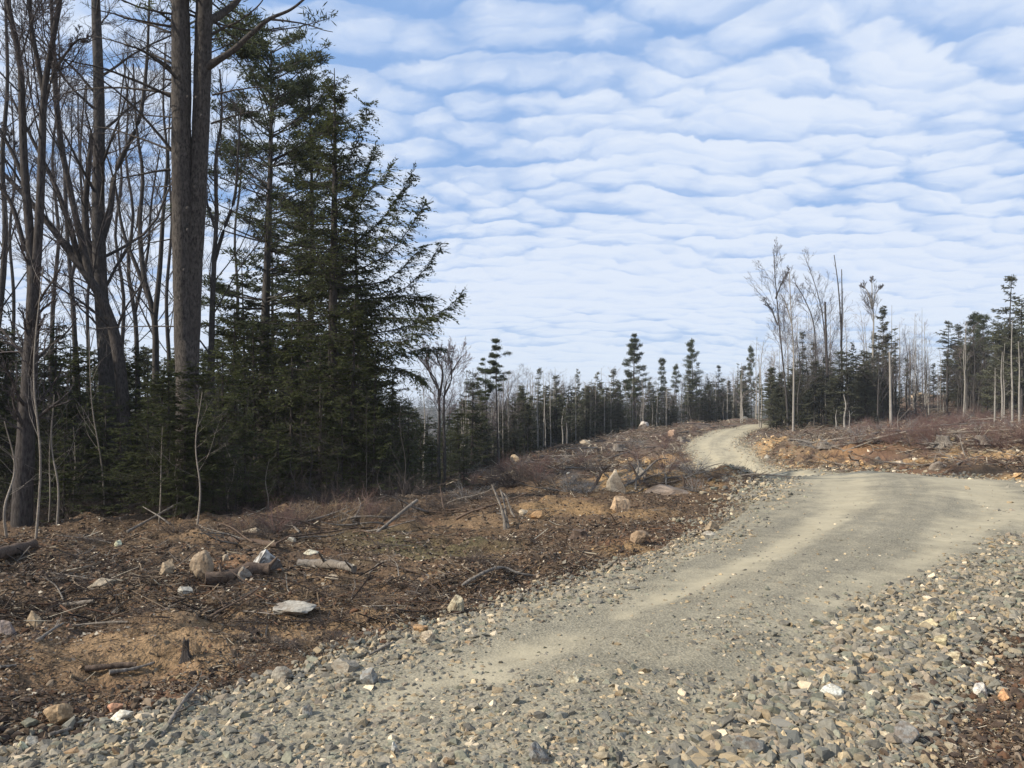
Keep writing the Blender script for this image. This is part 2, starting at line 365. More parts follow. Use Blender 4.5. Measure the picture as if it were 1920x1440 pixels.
def ground_colour(x, y):
    u, hw, s = road_uv(x, y); r = np.hypot(x, y)
    n = fbm(x, y, .5, 4, 21); n2 = fbm(x, y, 2.6, 4, 22); n3 = fbm(x, y, 11, 3, 23); n3 = n3 * 1.3 - .02
    c = np.array(HUM)[None] * (1 - n2[:, None]) + np.array(SOIL)[None] * n2[:, None] * 1.15
    k = sstep(.56, .76, n)[:, None] * .4; c = c * (1 - k) + np.array(TAN) * k * .95
    k = sstep(.60, .75, fbm(x, y, 1.1, 3, 24))[:, None] * .5; c = c * (1 - k) + np.array(RED) * k
    k = sstep(25, 45, r)[:, None] * .6; c = c * (1 - k) + np.array((.13, .098, .078)) * k
    for px, py, rr, cc, kk in PATCH:
        d = np.hypot(x - px, y - py) / rr + (n2 - .5) * 1.6
        k = (sstep(1.25, .35, d) * kk)[:, None]; c = c * (1 - k) + np.array(cc) * k
    # dust and crushed stone spilling off the road
    a = np.abs(u) - hw + (n2 - .5) * .5
    k = sstep(.42, -.1, a)[:, None]; c = c * (1 - k) + np.array((.25, .215, .145)) * k
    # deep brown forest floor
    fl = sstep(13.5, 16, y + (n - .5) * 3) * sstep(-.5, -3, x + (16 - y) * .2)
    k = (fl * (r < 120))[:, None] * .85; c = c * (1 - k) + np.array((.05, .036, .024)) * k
    k = sstep(120, 200, r)[:, None]; c = c * (1 - k) + np.array((.07, .062, .05)) * k
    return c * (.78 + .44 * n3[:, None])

# ------------------------------------------------------------------ ground: one polar sheet out to the horizon
fa = np.radians(np.linspace(-42, 42, 620)); ra = np.radians(np.linspace(42, 318, 90)[1:-1]); ang = np.r_[fa, ra]
rad = np.r_[.25 * (8 ** np.linspace(0, 1, 14))[:-1], 2 * (45 / 2) ** np.linspace(0, 1, 400)[:-1], 45 * (130 / 45) ** np.linspace(0, 1, 90)[:-1], 130 * (1500 / 130) ** np.linspace(0, 1, 60)]
A, R_ = np.meshgrid(ang, rad); gx = (np.sin(A) * R_).ravel(); gy = (np.cos(A) * R_).ravel()
gz = T(gx, gy); u, hw, s = road_uv(gx, gy)
gz -= .07 * sstep(.05, -.25, np.abs(u) - hw)                       # bed under the road sheet
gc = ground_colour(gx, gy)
gx = np.r_[gx, 0]; gy = np.r_[gy, 0]; gz = np.r_[gz, T(np.array([0.]), np.array([0.]))[0] - .07]; gc = np.vstack([gc, gc[:1]])
nr, na = len(rad), len(ang)
ii, jj = np.meshgrid(np.arange(nr - 1), np.arange(na), indexing='ij'); j2 = (jj + 1) % na
q = np.stack([ii * na + jj, ii * na + j2, (ii + 1) * na + j2, (ii + 1) * na + jj], -1).reshape(-1, 4)[:, ::-1]
tr = np.stack([np.arange(na), np.full(na, nr * na), (np.arange(na) + 1) % na], -1)[:, ::-1]
GM = mat_attr('soil', .95, 22, .45, .9, 38, .1, .04)
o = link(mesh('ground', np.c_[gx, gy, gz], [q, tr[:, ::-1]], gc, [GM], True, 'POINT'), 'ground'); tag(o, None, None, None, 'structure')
o['label'] = 'brown cleared ground with soil and leaf litter'

# ------------------------------------------------------------------ road
def mat_road():
    m, nt, b = newmat('road_gravel'); L = nt.links
    at_ = N(nt, 'ShaderNodeAttribute', attribute_name='col'); tc = N(nt, 'ShaderNodeTexCoord')
    vo = N(nt, 'ShaderNodeTexVoronoi', Scale=52, Randomness=1); L.new(tc.outputs['Object'], vo.inputs['Vector'])
    vo2 = N(nt, 'ShaderNodeTexVoronoi', Scale=110, Randomness=1); L.new(tc.outputs['Object'], vo2.inputs['Vector'])
    nz = N(nt, 'ShaderNodeTexNoise', Scale=9, Detail=8, Roughness=.7); L.new(tc.outputs['Object'], nz.inputs['Vector'])
    hs = N(nt, 'ShaderNodeRGBToBW'); L.new(vo.outputs['Color'], hs.inputs[0]); h2 = N(nt, 'ShaderNodeRGBToBW'); L.new(vo2.outputs['Color'], h2.inputs[0])
    def mt(op, a, b2):
        n = N(nt, 'ShaderNodeMath', operation=op)
        for i, v in enumerate((a, b2)):
            if isinstance(v, (int, float)): n.inputs[i].default_value = v
            else: L.new(v, n.inputs[i])
        return n.outputs[0]
    stony = at_.outputs['Alpha']                                    # 1 stony, 0 packed dust
    v = mt('ADD', mt('MULTIPLY', mt('SUBTRACT', hs.outputs[0], .5), .55), mt('MULTIPLY', mt('SUBTRACT', h2.outputs[0], .5), .6))
    v = mt('ADD', mt('MULTIPLY', v, mt('ADD', mt('MULTIPLY', stony, .95), .10)), mt('ADD', mt('MULTIPLY', mt('SUBTRACT', nz.outputs[0], .5), .5), 1.0))
    mx = N(nt, 'ShaderNodeMix', data_type='RGBA', blend_type='MULTIPLY'); mx.inputs[0].default_value = 1
    L.new(at_.outputs['Color'], mx.inputs[6]); L.new(v, mx.inputs[7]); L.new(mx.outputs[2], b.inputs['Base Color'])
    b.inputs['Roughness'].default_value = .93
    bp = N(nt, 'ShaderNodeBump', Distance=.012); L.new(mt('ADD', mt('MULTIPLY', stony, .45), .08), bp.inputs['Strength'])
    L.new(mt('ADD', vo.outputs['Distance'], mt('MULTIPLY', nz.outputs[0], .5)), bp.inputs['Height']); L.new(bp.outputs[0], b.inputs['Normal'])
    return m
RD = catmull(RC, 60); RDn = norm(np.gradient(RD[:, :2], axis=0)); RDn = np.c_[RDn[:, 1], -RDn[:, 0]]
lat = np.linspace(-1, 1, 90)
edge = (fbm(np.arange(len(RD)) * .05, np.zeros(len(RD)), 1, 4, 41) - .5) * .45
X = RD[:, None, 0] + RDn[:, None, 0] * lat[None] * (RD[:, None, 2] + .16 + edge[:, None]); Y = RD[:, None, 1] + RDn[:, None, 1] * lat[None] * (RD[:, None, 2] + .16 + edge[:, None])
Z = T(X, Y) + (.012 - .10 * sstep(.93, 1.0, np.abs(lat))[None])
rx, ry = X.ravel(), Y.ravel()
u, hw, s = road_uv(rx, ry)
q_ = u / hw; wob = (fbm(rx, ry, .55, 3, 42) - .5) * .35; fine = fbm(rx, ry, 4, 3, 43); streak = fbm(s * .35, u * 7, 1, 4, 46)          # tyre-drawn streaks along the road
rut = np.maximum(np.exp(-((q_ + wob * .7 + .42) / .17) ** 2), .85 * np.exp(-((q_ + wob - .48) / .17) ** 2))
nearf = sstep(9.0, 5.4, np.hypot(rx, ry))                         # close to the camera the stone has worn through the dust
brk = sstep(.44, .60, fbm(rx, ry, .9, 4, 44) + .06)
rut = np.clip(rut * (1 - nearf * (1 - .60 * brk)) * 1.25 + (fine - .5) * .7 + (streak - .5) * 1.0 + .35 * sstep(30, 45, ry) + .28 * sstep(10, 17, ry), 0, 1)
dust = np.array((.355, .305, .205)); sto = np.array((.215, .19, .135))
rc = sto[None] * (1 - rut[:, None]) + dust[None] * rut[:, None]; rc = rc * (.80 + .25 * fbm(rx, ry, 1.3, 4, 45)[:, None] + .18 * fine[:, None])
nR, nL = X.shape; ii, jj = np.meshgrid(np.arange(nR - 1), np.arange(nL - 1), indexing='ij')
q = np.stack([ii * nL + jj, ii * nL + jj + 1, (ii + 1) * nL + jj + 1, (ii + 1) * nL + jj], -1).reshape(-1, 4)
o = link(mesh('road', np.c_[rx, ry, Z.ravel()], [q], np.c_[rc, 1 - rut], [mat_road()], True, 'POINT'), 'road'); tag(o, 'pale dusty gravel road winding up through the clearing', None, None, 'structure')

# ------------------------------------------------------------------ stones
from mathutils import geometry as _geo
import bmesh
def hull(pts):
    bm = bmesh.new()
    for p in pts: bm.verts.new(p)
    r = bmesh.ops.convex_hull(bm, input=bm.verts)
    loose = [v for v in bm.verts if not v.link_faces]
    for v in loose: bm.verts.remove(v)
    bm.verts.ensure_lookup_table(); bm.verts.index_update()
    V = np.array([v.co[:] for v in bm.verts]); Fc = np.array([[v.index for v in f.verts] for f in bm.faces if len(f.verts) == 3])
    bm.free(); return V, Fc
def stone_template(g, n=14, flat=.6):
    p = norm(g.normal(size=(n, 3))) * g.uniform(.8, 1.0, (n, 1)); p *= np.array([1, g.uniform(.6, .9), flat * g.uniform(.75, 1.2)])
    p = np.clip(p, -g.uniform(.62, .95, 3) * [1, .9, flat], g.uniform(.62, .95, 3) * [1, .9, flat])
    return hull(p)
STT = [stone_template(rng, 11 + i % 5, .45 + .05 * (i % 5)) for i in range(16)]
SCOL = np.array([(.22,.215,.19),(.17,.175,.16),(.26,.24,.19),(.13,.132,.125),(.30,.255,.18),(.19,.205,.175),(.40,.35,.25),(.55,.50,.40),(.26,.195,.13),(.24,.215,.18)])
SCOL = SCOL * [.98, .87, .73]
SPRB = np.array([.23,.19,.16,.09,.07,.12,.05,.03,.008,.052])
def rotm(rz, tx, ty):
    cz, sz, cx, sx, cy, sy = np.cos(rz), np.sin(rz), np.cos(tx), np.sin(tx), np.cos(ty), np.sin(ty)
    o = np.zeros_like(cz); i = np.ones_like(cz)
    Rz = np.stack([cz, -sz, o, sz, cz, o, o, o, i], -1).reshape(-1, 3, 3); Rx = np.stack([i, o, o, o, cx, -sx, o, sx, cx], -1).reshape(-1, 3, 3); Ry = np.stack([cy, o, sy, o, i, o, -sy, o, cy], -1).reshape(-1, 3, 3)
    return Rz @ Rx @ Ry
def scatter(mb, T_, P, size, col, g, tilt=.5, sink=.15):
    """drop copies of template shapes T_ on points P"""
    n = len(P); k = g.integers(0, len(T_), n); R = rotm(g.uniform(0, 6.28, n), g.normal(0, tilt, n), g.normal(0, tilt, n))
    for i, (V, Fc) in enumerate(T_):
        m = np.where(k == i)[0]
        if not len(m): continue
        v = np.einsum('nij,kj->nki', R[m], V) * (size[m, None, None] if size.ndim == 1 else size[m, None])
        v = v + P[m][:, None] + np.array([0, 0, 1]) * (np.atleast_2d(size.T).T[m, :1, None] * (.5 - sink))
        f = (Fc[None] + (np.arange(len(m)) * len(V))[:, None, None]).reshape(-1, 3)
        mb.add(v.reshape(-1, 3), f, np.repeat(col[m], len(Fc), axis=0))
def cols_pick(n, g, prob=SPRB):
    return SCOL[g.choice(len(SCOL), n, p=prob / prob.sum())] * g.uniform(.72, 1.25, (n, 1))
def along_road(n, smax, g, lat_of):
    """random spots near the road: arc position weighted to what is close"""
    t = g.random(n) ** 2.0; i = (t * (len(RD) - 1) * smax).astype(int)
    return i, lat_of(i)
def in_view(P, m=40):
    y = np.maximum(P[:, 1], .01); px = CX + F * P[:, 0] / y; py = HY - F * (P[:, 2] - EYE) / y
    return (P[:, 1] > 1.5) & (px > -m * 3) & (px < 1920 + m * 3) & (py < 1440 + m * 3)
g = np.random.default_rng(21)
# candidate spots in the view, spread evenly over the picture of the ground, kept by how stony the place is
def view_spots(n, d0, d1, g, pw=.5):
    d = d0 + (d1 - d0) * g.random(n) ** (1 / pw) if pw != 1 else g.uniform(d0, d1, n)
    x = (g.uniform(-90, 2010, n) - CX) / F * d
    m = int(n * .5); d2 = d0 + (d1 - d0) * g.random(m) ** (1 / pw); s_ = g.random(m) < .6   # and some way past both edges of the frame
    x2 = (np.where(s_, g.uniform(-1100, -90, m), g.uniform(2010, 2700, m)) - CX) / F * d2
    return np.r_[x, x2], np.r_[d, d2]
def stoniness(x, y):
    u, hw, s = road_uv(x, y)
    e = np.abs(u) - hw; e = e + (fbm(x, y, .7, 2, 58) - .5) * .5 * sstep(7, 10, np.hypot(x, y)); right = u > 0; r = np.hypot(x, y); wide = np.where(right, -.03 + .68 * sstep(4.5, 11, r), .26 + .35 * sstep(7, 12, r))
    nz = fbm(x, y, 1.5, 3, 51)
    ins = np.where(right, -.80 + .45 * sstep(6, 11, r), -.42); sh = sstep(ins - .15, ins + .15, e + (nz - .5) * .5) * sstep(wide + .28, wide - .2, e + (nz - .5) * .7)   # shoulder, 0..1
    worn = np.maximum(sstep(8.5, 5.2, r) * sstep(.36, .56, fbm(x, y, 1.0, 3, 52)), sstep(4.9, 4.1, r) * .8) * (e < .2)   # worn bed close by
    return sh, worn, e, right, r
mb = MB(); big = []                                                # big: candidates for single stones
for (n, d0, d1, lo, hi, hs) in [(75000, 2.6, 9.5, .006, .017, 0), (60000, 2.7, 10, .016, .036, 1), (22000, 2.8, 22, .030, .058, 2), (26000, 8, 20, .014, .032, 3)]:
    x, y = view_spots(n, d0, d1, g, .62)
    sh, worn, e, right, r = stoniness(x, y)
    if hs == 0: p = .55 * (np.abs(e) < 5) * (e < .8) * (.35 + .65 * worn) + .6 * sh
    elif hs == 3: p = np.maximum(sh, .16 * (e < 0))
    elif hs == 1: p = np.maximum(sh, worn * .75 + .07 * (e < 0))
    else: p = np.maximum(sh * .9, worn * .20)
    k = g.random(len(x)) < p; x, y, sh, e, right = x[k], y[k], sh[k], e[k], right[k]
    size = lo * (hi / lo) ** g.random(len(x)) * (1 + .35 * sh * right)
    P = np.c_[x, y, T(x, y)]
    c = cols_pick(len(x), g)
    tanr = (right & (e > .35))[:, None] * g.random((len(x), 1)) > .45; c = np.where(tanr, c * [1.15, 1.0, .78], c)
    if hs == 2:
        score = size / np.maximum(y, 1) * (np.abs(x * F / y) < 980); o_ = np.argsort(-score)[:230]; big = [(P[i], size[i], c[i], e[i], right[i]) for i in o_ if not (e[i] < -.1 and y[i] > 7.5)]
        keep = np.ones(len(x), bool); keep[o_] = False; P, size, c = P[keep], size[keep], c[keep]
    scatter(mb, STT, P, size, c, g, .5, .3)
# stones strewn thinly over the brown ground and thick along the far edges of the road
x, y = view_spots(16000, 3, 18, g, .6); sh, worn, e, right, r = stoniness(x, y); k = (e > .3) & (g.random(len(x)) < .12 + .5 * sstep(.55, .7, fbm(x, y, .8, 2, 53))); x, y = x[k], y[k]
c = cols_pick(len(x), g) * [1.15, .95, .75]; scatter(mb, STT, np.c_[x, y, T(x, y)], .010 + .03 * g.random(len(x)) ** 2, c, g, .5, .5)
for side, cnt in ((-1, 5200), (1, 5200)):
    i = g.integers(500, len(RD) - 200, cnt); off_ = side * (RD[i, 2] + g.normal(.25, .42, cnt)); x = RD[i, 0] + RDn[i, 0] * off_ + g.normal(0, .1, cnt); y = RD[i, 1] + RDn[i, 1] * off_
    k = y > 9; x, y = x[k], y[k]
    c = cols_pick(len(x), g) * 1.15; scatter(mb, STT, np.c_[x, y, T(x, y)], .03 + .07 * g.random(len(x)) ** 2, c, g, .5, .35)
# stony face of the bank behind the bend
x = g.uniform(10, 25, 9000); y = g.uniform(17, 46, 9000); u, hw, s = road_uv(x, y); e = np.abs(u) - hw
k = (e > .4) & (e < 6) & (u > 0) & (fbm(x, y, .35, 2, 54) > .42); x, y = x[k], y[k]
c = cols_pick(len(x), g) * [1.2, 1.0, .8]; scatter(mb, STT, np.c_[x, y, T(x, y)], .03 + .16 * g.random(len(x)) ** 3, c, g, .5, .4)
o = link(mb.build('gravel', STONE), 'gravel'); tag(o, 'crushed grey stone spread over the road shoulders', None, None, 'stuff')

# single stones of the shoulders, the largest to be seen
_TM = []
for i, (V, Fc) in enumerate(STT):
    for j, (nm, c) in enumerate([('grey', (.26,.235,.185)), ('dark', (.15,.145,.12)), ('tan', (.32,.25,.155)), ('white', (.60,.52,.36))]):
        _TM.append(mesh('stone', V, [Fc], np.tile(c, (len(Fc), 1)), [STONE]))
words_c = ['mid grey', 'dark grey', 'tan', 'cream white']
def sfull(s): return 'big' if s > .058 else 'fist-sized' if s > .047 else 'small'
def nearw(p):
    y = p[1]; return 'right in front' if y < 4.2 else 'a few steps up the road' if y < 7.5 else 'well up the road'
for P_, s_, c_, e_, r_ in big:
    lum = c_.mean(); k = 3 if lum > .36 else 2 if c_[0] > c_[2] * 1.5 else 1 if lum < .155 else 0
    o = link(_TM[g.integers(0, 16) * 4 + k], 'stone', None, (P_[0], P_[1], P_[2] + s_ * .25)); o.scale = (s_, s_, s_)
    o.rotation_euler = (g.normal(0, .3), g.normal(0, .3), g.uniform(0, 6.28))
    side = 'outer right shoulder' if r_ else 'left shoulder'
    if abs(e_) < .1 or e_ < 0: side = 'worn bed'
    lb = f'{sfull(s_)} {words_c[k]} broken stone in the {side} of the road, {nearw(P_)}'
    tag(o, lb, 'stone', 'broken stones along the road')

# boulders: a ball cut by random planes, weathered
def boulder(seed, sub=4, cuts=9, rough=.15, flat=1.0):
    cuts += 4
    gb = np.random.default_rng(seed); bm = bmesh.new(); bmesh.ops.create_icosphere(bm, subdivisions=sub, radius=1)
    V = np.array([v.co[:] for v in bm.verts]); Fc = np.array([[v.index for v in f.verts] for f in bm.faces]); bm.free()
    for _ in range(cuts):
        n = norm(gb.normal(size=3)); d = gb.uniform(.42, .80); h = V @ n - d; V = V - np.maximum(h, 0)[:, None] * n * .97
    q = V * 2.3 + seed; nz = (vnoise(q[:, 0], q[:, 1] + q[:, 2] * .7, 1) - .5) + .5 * (vnoise(q[:, 0] * 3, q[:, 2] * 3 + q[:, 1], 2) - .5) + .3 * (vnoise(q[:, 1] * 8, q[:, 2] * 8 + q[:, 0] * 5, 3) - .5)
    V = V * (1 + rough * nz[:, None]); V[:, 2] *= flat
    return V, Fc
def rock(px, py, wpx, hpx, c, label, seed, name='rock', top=None, cuts=9, depth=.8, rz=None, cat='rock', group=None, cf=None, tilt=0, sink=.55, point=0):
    """rock whose foot shows at (px,py) in the photo, wpx wide and hpx high there"""
    p = ground_hit(px, py - hpx * .12); m = p.y / F; w_ = wpx * m; h_ = hpx * m
    V, Fc = boulder(seed, 4 if wpx > 24 else 3, cuts); V = V / np.abs(V).max(axis=0)
    V[:, :2] *= 1 - point * np.clip(V[:, 2:3] * .5 + .5, 0, 1)
    V = V * [w_ * .5, w_ * .5 * depth, h_ * (.5 + sink * .5)]
    ce = V[Fc].mean(axis=1); n = norm(np.cross(V[Fc[:, 1]] - V[Fc[:, 0]], V[Fc[:, 2]] - V[Fc[:, 0]]))
    C = np.tile(np.array(c, float), (len(Fc), 1)) * (.55 + .4 * vnoise(ce[:, 0] * 9 / w_, ce[:, 2] * 12 / w_, seed) + .5 * vnoise(ce[:, 0] * 26 / w_ + ce[:, 1] * 20 / w_, ce[:, 2] * 30 / w_, seed + 9))[:, None]
    st_ = sstep(.5, .68, fbm(ce[:, 0] * 3 / w_ + seed, ce[:, 1] * 3 / w_ + ce[:, 2] * 4 / w_, 1.5, 4, seed))[:, None] * .55; C = C * (1 - st_) + np.array((.13, .085, .05)) * st_     # soil clinging to the rock
    if top is not None:
        k = sstep(.2, .55, n[:, 2] + (vnoise(ce[:, 0] * 9 / w_, ce[:, 1] * 9 / w_, seed + 4) - .5) * .7)[:, None]; C = C * (1 - k) + np.array(top) * k
    rz_ = 0 if rz is None else rz
    o = link(mesh(name, V, [Fc], C, [STONE]), name, None, (p.x, p.y + w_ * .3 * depth, p.z + h_ * (.5 - sink * .5))); o.rotation_euler = (0, tilt, rz_)
    return tag(o, label, cat, group)
GY = (.22,.205,.17); DG = (.13,.12,.105); TN = (.29,.22,.14); OR = (.38,.23,.11); WH = (.34,.31,.25); PT = (.36,.29,.20); BR = (.17,.13,.10)
for a in [
 (375,1092,48,52,(.27,.20,.13),'upright tan boulder with a split left face, left of the dark knotty root log',1),
 (312,1085,32,32,TN,'squat tan rock just left of the upright tan boulder',2),
 (347,1118,34,15,WH,'flat white stone in the litter below the upright tan boulder',3),
 (420,1055,14,14,PT,'little cream pebble rock right of the upright tan boulder',4),
 (540,1160,96,20,(.33,.30,.245),'broad flat pale rock slab lying flush in the orange-brown soil',5),
 (185,1104,52,18,(.33,.27,.19),'thin tan plate of rock propped in the litter on the left bank',6),
 (850,1158,40,34,(.34,.29,.19),'angular tan rock casting shade at the foot of the brown bank',7),
 (788,1190,34,14,OR,'flat orange-tan stone in bare soil above the gravel edge',8),
 (800,1215,34,26,PT,'rounded cream rock at the top edge of the gravel shoulder',9),
 (100,1365,56,38,(.33,.225,.125),'rounded ochre boulder half buried in the bottom left bank',10),
 (222,1356,44,22,(.58,.53,.42),'long cream-white stone beside the pinkish one at the lower left',11),
 (214,1338,30,16,(.42,.22,.13),'pinkish orange stone touching the long cream-white one',12),
 (40,1412,22,22,(.55,.52,.33),'yellowish white stone at the bottom left corner',13),
 (58,1405,24,20,WH,'tilted white stone right of the yellowish white one at the bottom left',14),
 (60,1180,44,30,TN,'tan rock amid twigs at the left margin',15),
 (10,1196,34,30,(.24,.19,.16),'brown-grey rock cut by the left edge of the frame',16),
 (1158,932,72,44,(.38,.31,.22),'pointed pale boulder leaning in the brush berm by the bend',17),
 (1205,898,26,18,(.36,.31,.24),'pale rock tucked behind the pointed boulder',18),
 (1160,962,48,28,(.40,.28,.17),'flat pinkish tan rock in front of the pointed pale boulder',19),
 (1198,1024,40,26,(.26,.18,.11),'orange rock sitting alone in the dark litter below the berm',20),
 (1335,1000,32,20,TN,'tan rock near the white chip at the gravel edge',21),
 (1332,1006,26,8,WH,'bright white chip under the tan rock at the gravel edge',22),
 (1010,975,34,16,OR,'orange stone in the sandy patch left of the berm',23),
 (980,968,20,16,PT,'cream stone in the sandy patch left of the berm',24),
 (530,1283,50,26,(.25,.22,.17),'flat grey-tan rock at the head of the gravel on the left shoulder',25),
 (650,1268,66,24,(.26,.225,.17),'long low grey-brown slab in the gravel edge',26),
 (690,1292,38,34,(.22,.215,.195),'blocky grey rock below the long low slab',27),
 (572,1352,24,34,(.24,.235,.21),'upright grey stone in the left shoulder',28),
 (1408,1428,62,46,(.17,.165,.145),'large dull grey block at the bottom edge of the frame',29),
 (1012,1440,46,40,(.165,.16,.145),'dark grey block at the bottom centre',30),
 (738,1422,24,28,(.46,.43,.36),'chalk-white angular stone at the bottom of the road',31),
 (1565,1312,42,22,(.50,.49,.42),'smooth pale oval stone in the right shoulder',32),
 (1550,1290,22,22,(.42,.40,.29),'greenish cream stone just above the smooth oval one',33),
 (1845,1312,30,26,(.55,.50,.42),'white stone beside the orange one in the dark litter on the right',34),
 (1888,1320,36,28,(.46,.25,.12),'bright orange stone in the dark litter on the right',35),
 (1745,1186,36,20,(.55,.45,.26),'yellow-cream stone among grey ones on the right shoulder',36),
 (1790,1175,26,26,(.45,.36,.20),'sandy block above the yellow-cream stone',37),
 (1795,1245,34,26,(.50,.42,.27),'pale stepped stone on the right shoulder',38),
 (1765,1218,30,28,(.40,.34,.20),'rounded sandy stone on the right shoulder',39),
 (1640,1276,30,24,(.33,.21,.12),'rust-orange stone in the grey of the right shoulder',40),
 (1735,1335,56,26,(.28,.23,.15),'broad brown-tan slab on the right shoulder',41),
 (1660,1394,34,24,(.52,.44,.30),'cream wedge stone low on the right shoulder',42),
 (1700,1405,60,40,(.20,.19,.17),'large brownish grey block beside the cream wedge stone',43),
 (1075,1288,30,26,(.50,.44,.30),'cream star-shaped stone worn proud of the road bed',44),
 (1205,806,26,14,(.55,.48,.40),'pale boulder on the crest of the far clearing',45),
 (1100,836,24,10,PT,'low cream rock where the far clearing meets the trees',46),
 (1262,820,20,12,(.45,.30,.20),'pinkish rock on the far clearing above the road bend',47),
 (1300,805,14,10,PT,'small cream rock on the upper far clearing',48),
 (932,870,16,10,WH,'white rock at the foot of the tall pair of pines',49),
 (967,866,22,12,(.50,.38,.24),'ochre rock right of the tall pair of pines',50),
 (1228,880,22,16,(.48,.30,.14),'square orange rock in the bare orange soil by the far bend',51),
 (1395,788,14,8,WH,'white rock at the top of the far road',52),
 (1720,748,30,12,(.50,.38,.25),'ledge of pale pinkish rock high on the right clearing',53),
 (1650,872,20,14,GY,'grey rock set in the bank behind the bend, left one of its pair',54),
 (1690,878,26,16,(.40,.33,.24),'tan rock set in the bank behind the bend',55),
 (1760,884,30,18,(.22,.18,.14),'brown rock low in the bank behind the bend',56),
 (1440,866,16,12,WH,'white rock at the left end of the bank',57),
 (218,1028,16,14,(.60,.58,.38),'yellowish white stone high on the left bank',58),
 (470,1005,40,12,PT,'cream chip of rock near the forest edge',59),
 (545,1016,20,8,WH,'white splinter of rock near the forest edge',60),
 (580,1042,34,9,(.50,.46,.34),'thin pale slab in the litter right of the dark rock',61),
 (620,1090,30,8,PT,'thin cream slab under the grey log',62),
]: rock(*a, cuts=1 if a[6] in (1, 10, 32) else 9, point=.75 if a[0] == 1158 else 0)
rock(492,1083,74,52,(.11,.095,.08),'dark boulder with a bright white top on the brown bank',70,top=(.40,.38,.34),cuts=7)
rock(455,1090,34,30,(.22,.19,.15),'small grey-brown rock against the left flank of the white-topped boulder',71)
rock(1255,930,100,17,(.22,.17,.13),'long low weathered rock slab lying in the berm brush',72,cuts=5,sink=.5)

# ------------------------------------------------------------------ logs, sticks and slash
def bent(p0, p1, K, wob, g):
    p0 = np.array(p0, float); p1 = np.array(p1, float); t = np.linspace(0, 1, K)[:, None]
    P = p0 * (1 - t) + p1 * t; L_ = np.linalg.norm(p1 - p0)
    w1 = g.normal(size=3) * [1, 1, .5]; w2 = g.normal(size=3) * [1, 1, .5]
    return P + (np.sin(t * math.pi) * w1 + np.sin(t * 2 * math.pi) * w2 * .5) * wob * L_
def stick(pts, r0, r1, label, name='branch', cat='branch', mat=None, g=rng, twigs=0, wob=.02, K=10, group=None, sides=8):
    P = bent(pts[0], pts[-1], K, wob, g) if len(pts) == 2 else catmull(pts, 6)
    n = len(P); R = np.linspace(r0, r1, n) * (1 + .12 * g.normal(size=n)); m = MB()
    org = P[0].copy(); Q = (P - org)[None]; m.add(*tubes(Q, R[None], sides))
    for e in (0, -1):                                              # cut ends
        m.add(np.vstack([Q[0, e], m.V[0][:sides] if e == 0 else m.V[0][-sides:]]), [[0, 1 + (i + (e == 0)) % sides, 1 + (i + (e != 0)) % sides] for i in range(sides)])
    if twigs:
        i = np.zeros(twigs, int); t = g.uniform(.2, .95, twigs); a, tg = interp_poly(Q, i, t); rr = interp_r(R[None], i, t)
        d = norm(tg * .8 + unit(twigs, g) * .9 + [0, 0, .25]); ln = np.linalg.norm(P[-1] - P[0]) * g.uniform(.08, .28, twigs)
        s_ = np.linspace(0, 1, 4)[None, :, None]; TP = a[:, None] + d[:, None] * ln[:, None, None] * s_ + unit(twigs, g)[:, None] * (s_ ** 2) * ln[:, None, None] * .2
        m.add(*tubes(TP, (rr * .45)[:, None] * np.linspace(1, .35, 4)[None], 5))
    o = link(m.build(name, mat or WOODG, True), name, None, tuple(org))
    return tag(o, label, cat, group)
def gp(px, py, up=0):
    p = ground_hit(px, py); return np.array([p.x, p.y, p.z + up])
def pxd(px, py, d): return np.array(P3(px, py, d))
_d = lambda px, py: ground_hit(px, py).y
stick([gp(238,1000,.02), pxd(348,936,_d(238,1000)+.9)], .022, .012, 'bare pale pole leaning up towards the forest edge', 'pole', 'pole', WOODG, wob=.01)
stick([gp(318,985,.02), pxd(268,950,_d(318,985)+.2)], .015, .008, 'short broken stick crossing behind the leaning pale pole', mat=WOODG)
stick([gp(706,1002,.02), pxd(782,938,_d(706,1002)+.7)], .02, .028, 'sawn grey-brown pole rising to the right out of the litter', 'pole', 'pole', WOODG, wob=.006)
stick([gp(560,1066,.04), gp(600,1068,.06), gp(640,1070,.05), gp(664,1078,.05)], .05, .038, 'short thick silvery log with a split end', 'log', 'log', WOODG, sides=12, twigs=3)
stick([gp(385,1098,.05), gp(505,1080,.06)], .06, .075, 'dark knotty root log below the white-topped boulder', 'log', 'log', WOODB, wob=.05, twigs=8)
stick([gp(-40,1062,.07), gp(62,1030,.07)], .08, .065, 'dark rotting log lying against the left edge of the frame', 'log', 'log', WOODB, wob=.02, sides=12)
stick([gp(866,1102,.02), gp(905,1086,.05), gp(940,1078,.06), gp(975,1084,.04), gp(1002,1084,.02), gp(1012,1078,.02)], .018, .010, 'long wavy stick arching over the brown ground', 'branch', 'branch', WOODG)
stick([gp(692,1078,.01), gp(712,1066,.05), pxd(732,1050,_d(692,1078))], .012, .007, 'pale forked stick left of the wavy one', 'branch', 'branch', WOODG, twigs=2)
stick([gp(205,1268,.02), gp(248,1266,.03), gp(290,1254,.03)], .014, .008, 'thin bleached stick above the ochre boulder', 'branch', 'branch', WOODG, twigs=3)
stick([gp(160,1262,.02), gp(255,1256,.03)], .02, .016, 'dark straight branch lying behind the thin bleached stick', 'branch', 'branch', WOODB)
stick([gp(0,1256,.01), gp(30,1254,.02)], .011, .008, 'short white stick at the left edge', 'branch', 'branch', WOODG)
stick([gp(70,1208,.02), gp(118,1180,.04)], .012, .008, 'slim curved stick near the left margin', 'branch', 'branch', WOODG, twigs=2)
